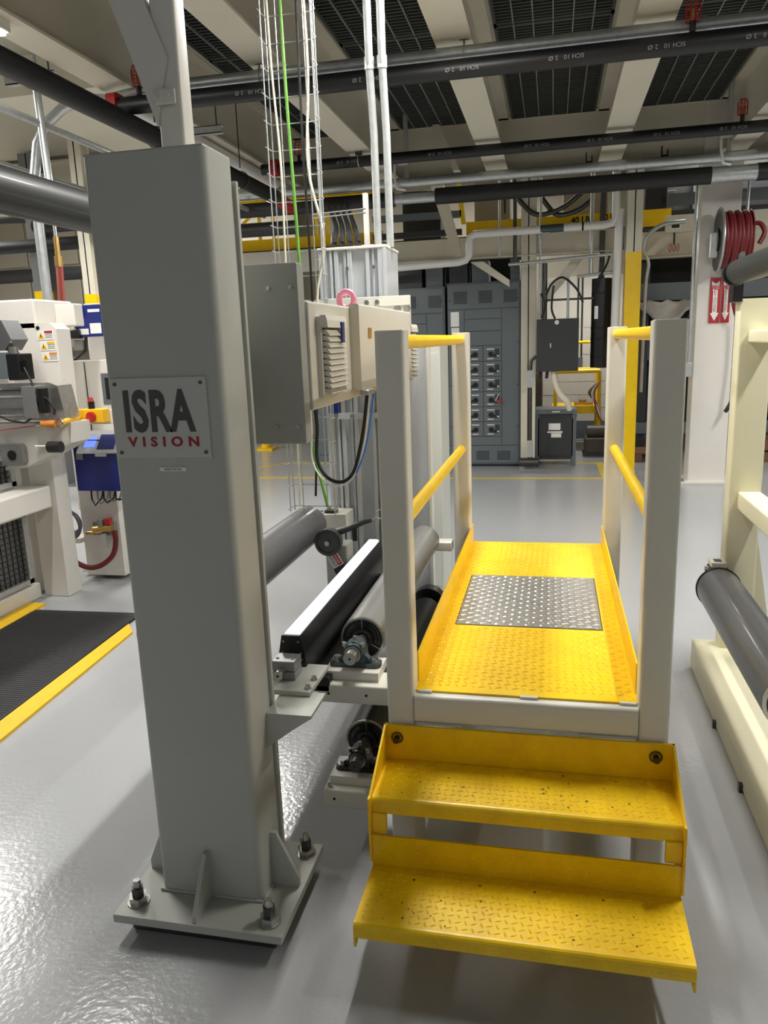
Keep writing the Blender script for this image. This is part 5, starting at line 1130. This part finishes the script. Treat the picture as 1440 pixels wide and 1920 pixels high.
t = thing('emergency_pull_switch', (-2.78, 4.3, 1.14), 'yellow emergency pull switch with red button and red light on top', 'switch')
MB().box(-2.88, -2.70, 4.26, 4.34, 1.125, 1.21, 0.006).build('body', 'label_yellow', t)
MB().tube([(-2.775, 4.24, 1.165), (-2.775, 4.26, 1.165)], 0.03, 18).build('red_button', 'red_paint', t, True)
MB().tube([(-2.795, 4.30, 1.21), (-2.795, 4.30, 1.255)], 0.02, 14).build('beacon_base', 'black_plastic', t); MB().tube([(-2.795, 4.30, 1.255), (-2.795, 4.30, 1.28)], 0.018, 14, r1=0.012).build('beacon', 'red_paint', t, True)
MB().box(-2.96, -2.66, 4.34, 4.37, 1.11, 1.20, 0.004).build('mount_plate', 'machine_white', t)
MB().tube([(-2.87, 4.28, 1.16), (-2.80, 4.05, 1.165), (-2.765, 3.95, 1.162)], 0.016, 14).build('neck', 'label_yellow', t, True)
MB().ring((-2.785, 3.95, 1.16), (0.2, 1, 0), 0.022, 0.006).build('ring', 'steel', t, True)
MB().rbox(-2.90, -2.81, 3.93, 3.98, 1.135, 1.175, 0.018, 'x').build('rope_grip', 'label_orange', t, True)
MB().tube([(-3.4, 3.93, 1.10), (-2.90, 3.95, 1.15)], 0.003, 6).build('red_rope', 'red_paint', t)
t = thing('air_regulator', (-3.0, 4.55, 0.35), 'air regulator cluster with red knob on the white cabinet panel', 'regulator')
MB().tube([(-3.04, 4.54, 0.37), (-2.90, 4.54, 0.39)], 0.026, 14).build('body', 'brass', t, True)
MB().tube([(-3.10, 4.54, 0.345), (-3.04, 4.54, 0.35)], 0.014, 10).build('inlet', 'brass', t, True)
MB().tube([(-2.985, 4.54, 0.39), (-2.985, 4.54, 0.445)], 0.022, 14).build('grey_knob', 'roller_light', t); MB().box(-2.945, -2.905, 4.52, 4.56, 0.41, 0.455, 0.004).build('red_knob', 'red_paint', t)
MB().tube([(-2.97, 4.54, 0.35), (-2.97, 4.54, 0.25)], 0.018, 12, r1=0.012).build('filter_bowl', 'galvanised', t, True)
MB().box(-3.06, -2.9, 4.56, 4.60, 0.33, 0.42).build('mount', 'roller_light', t)
cable('dark_red_hose', [(-2.885, 4.53, 0.37), (-2.88, 4.53, 0.30), (-2.91, 4.52, 0.20), (-3.0, 4.50, 0.13), (-3.1, 4.49, 0.12), (-3.22, 4.5, 0.17)], 0.018, 'dark_red_rubber', 'dark red hose looping under the air regulator', 12)
t = thing('hose_coil', (-3.22, 4.5, 0.3), 'coiled dark purple hose beside the white machine leg', 'hose')
for k in range(5): MB().ring((-3.20, 4.50+k*0.012, 0.42), (0.25, 1, 0.1), 0.10-k*0.008, 0.011, 26, 8).build('coil', 'purple_hose', t, True)
cable('rust_hose', [(-3.71, 5.5, 2.2), (-3.73, 5.5, 1.9), (-3.77, 5.5, 1.6), (-3.78, 5.4, 1.3)], 0.026, 'rust_hose', 'rust red hose hanging above the white machine', 12)
single(MB().cyl((-3.71, 5.5, 2.2), (-3.71, 5.5, 2.28), 0.03, 12).cyl((-3.71, 5.5, 2.28), (-3.71, 5.5, 2.42), 0.02, 12), 'brass_valve', 'brass', 'small brass valve at the top of the rust red hose', 'valve')
spipe('zinc_drop_pipe', [(-3.71, 5.5, 2.42), (-3.71, 5.5, 3.72)], 0.012, 'galvanised', 'thin drop pipe above the brass valve and rust red hose', 'pipe')
spipe('copper_tube', [(-3.1, 5.1, 1.54), (-2.7, 5.1, 1.55)], 0.012, 'copper', 'copper tube end lying on the white side cabinet', 'tube')
# machine motor (ribbed) bottom-left
t = thing('ribbed_motor', (-3.5, 3.7, 0), 'white ribbed motor under the mesh guard at the left edge', 'motor')
for k in range(6): MB().tube([(-3.60, 3.2+k*0.13, 0.16), (-3.60, 3.29+k*0.13, 0.16)], 0.13, 20).build('rib', 'machine_white', t)
MB().tube([(-3.60, 3.1, 0.16), (-3.60, 4.0, 0.16)], 0.115, 20).build('body', 'machine_white', t, True)
# anti fatigue mat
t = thing('floor_mat', (-2.7, 3.0, 0), 'black anti-fatigue mat with yellow borders in front of the white machine', 'mat')
MB().prism([(-2.26, 1.7), (-2.40, 3.95), (-3.10, 3.93), (-2.98, 1.6)], 'z', 0, 0.014).build('mat_field', 'mat_black', t)
MB().prism([(-2.14, 1.7), (-2.29, 3.66), (-2.38, 3.78), (-2.26, 1.7)], 'z', 0, 0.013).build('yellow_border', 'mat_yellow', t)
MB().prism([(-2.98, 1.6), (-3.12, 4.05), (-3.24, 4.06), (-3.12, 1.6)], 'z', 0, 0.013).build('yellow_border', 'mat_yellow', t)
b = MB()
for k in range(105): b.box(-3.02-k*0.0008, -2.30-k*0.0009, 1.8+k*0.02, 1.807+k*0.02, 0.014, 0.0152)
b.build('mat_ribs', 'mat_black', t, kind='stuff')
# far left dark pipe
spipe('dark_wall_pipe', [(-9.5, 11.0, 2.75), (-5.0, 11.0, 2.75)], 0.10, 'anthracite', 'dark horizontal pipe before the beige panel wall', 'pipe')
spipe('dark_wall_pipe', [(-8.0, 9.0, 3.3), (-4.0, 9.0, 3.15)], 0.08, 'black_pipe', 'black pipe high before the beige panel wall', 'pipe')
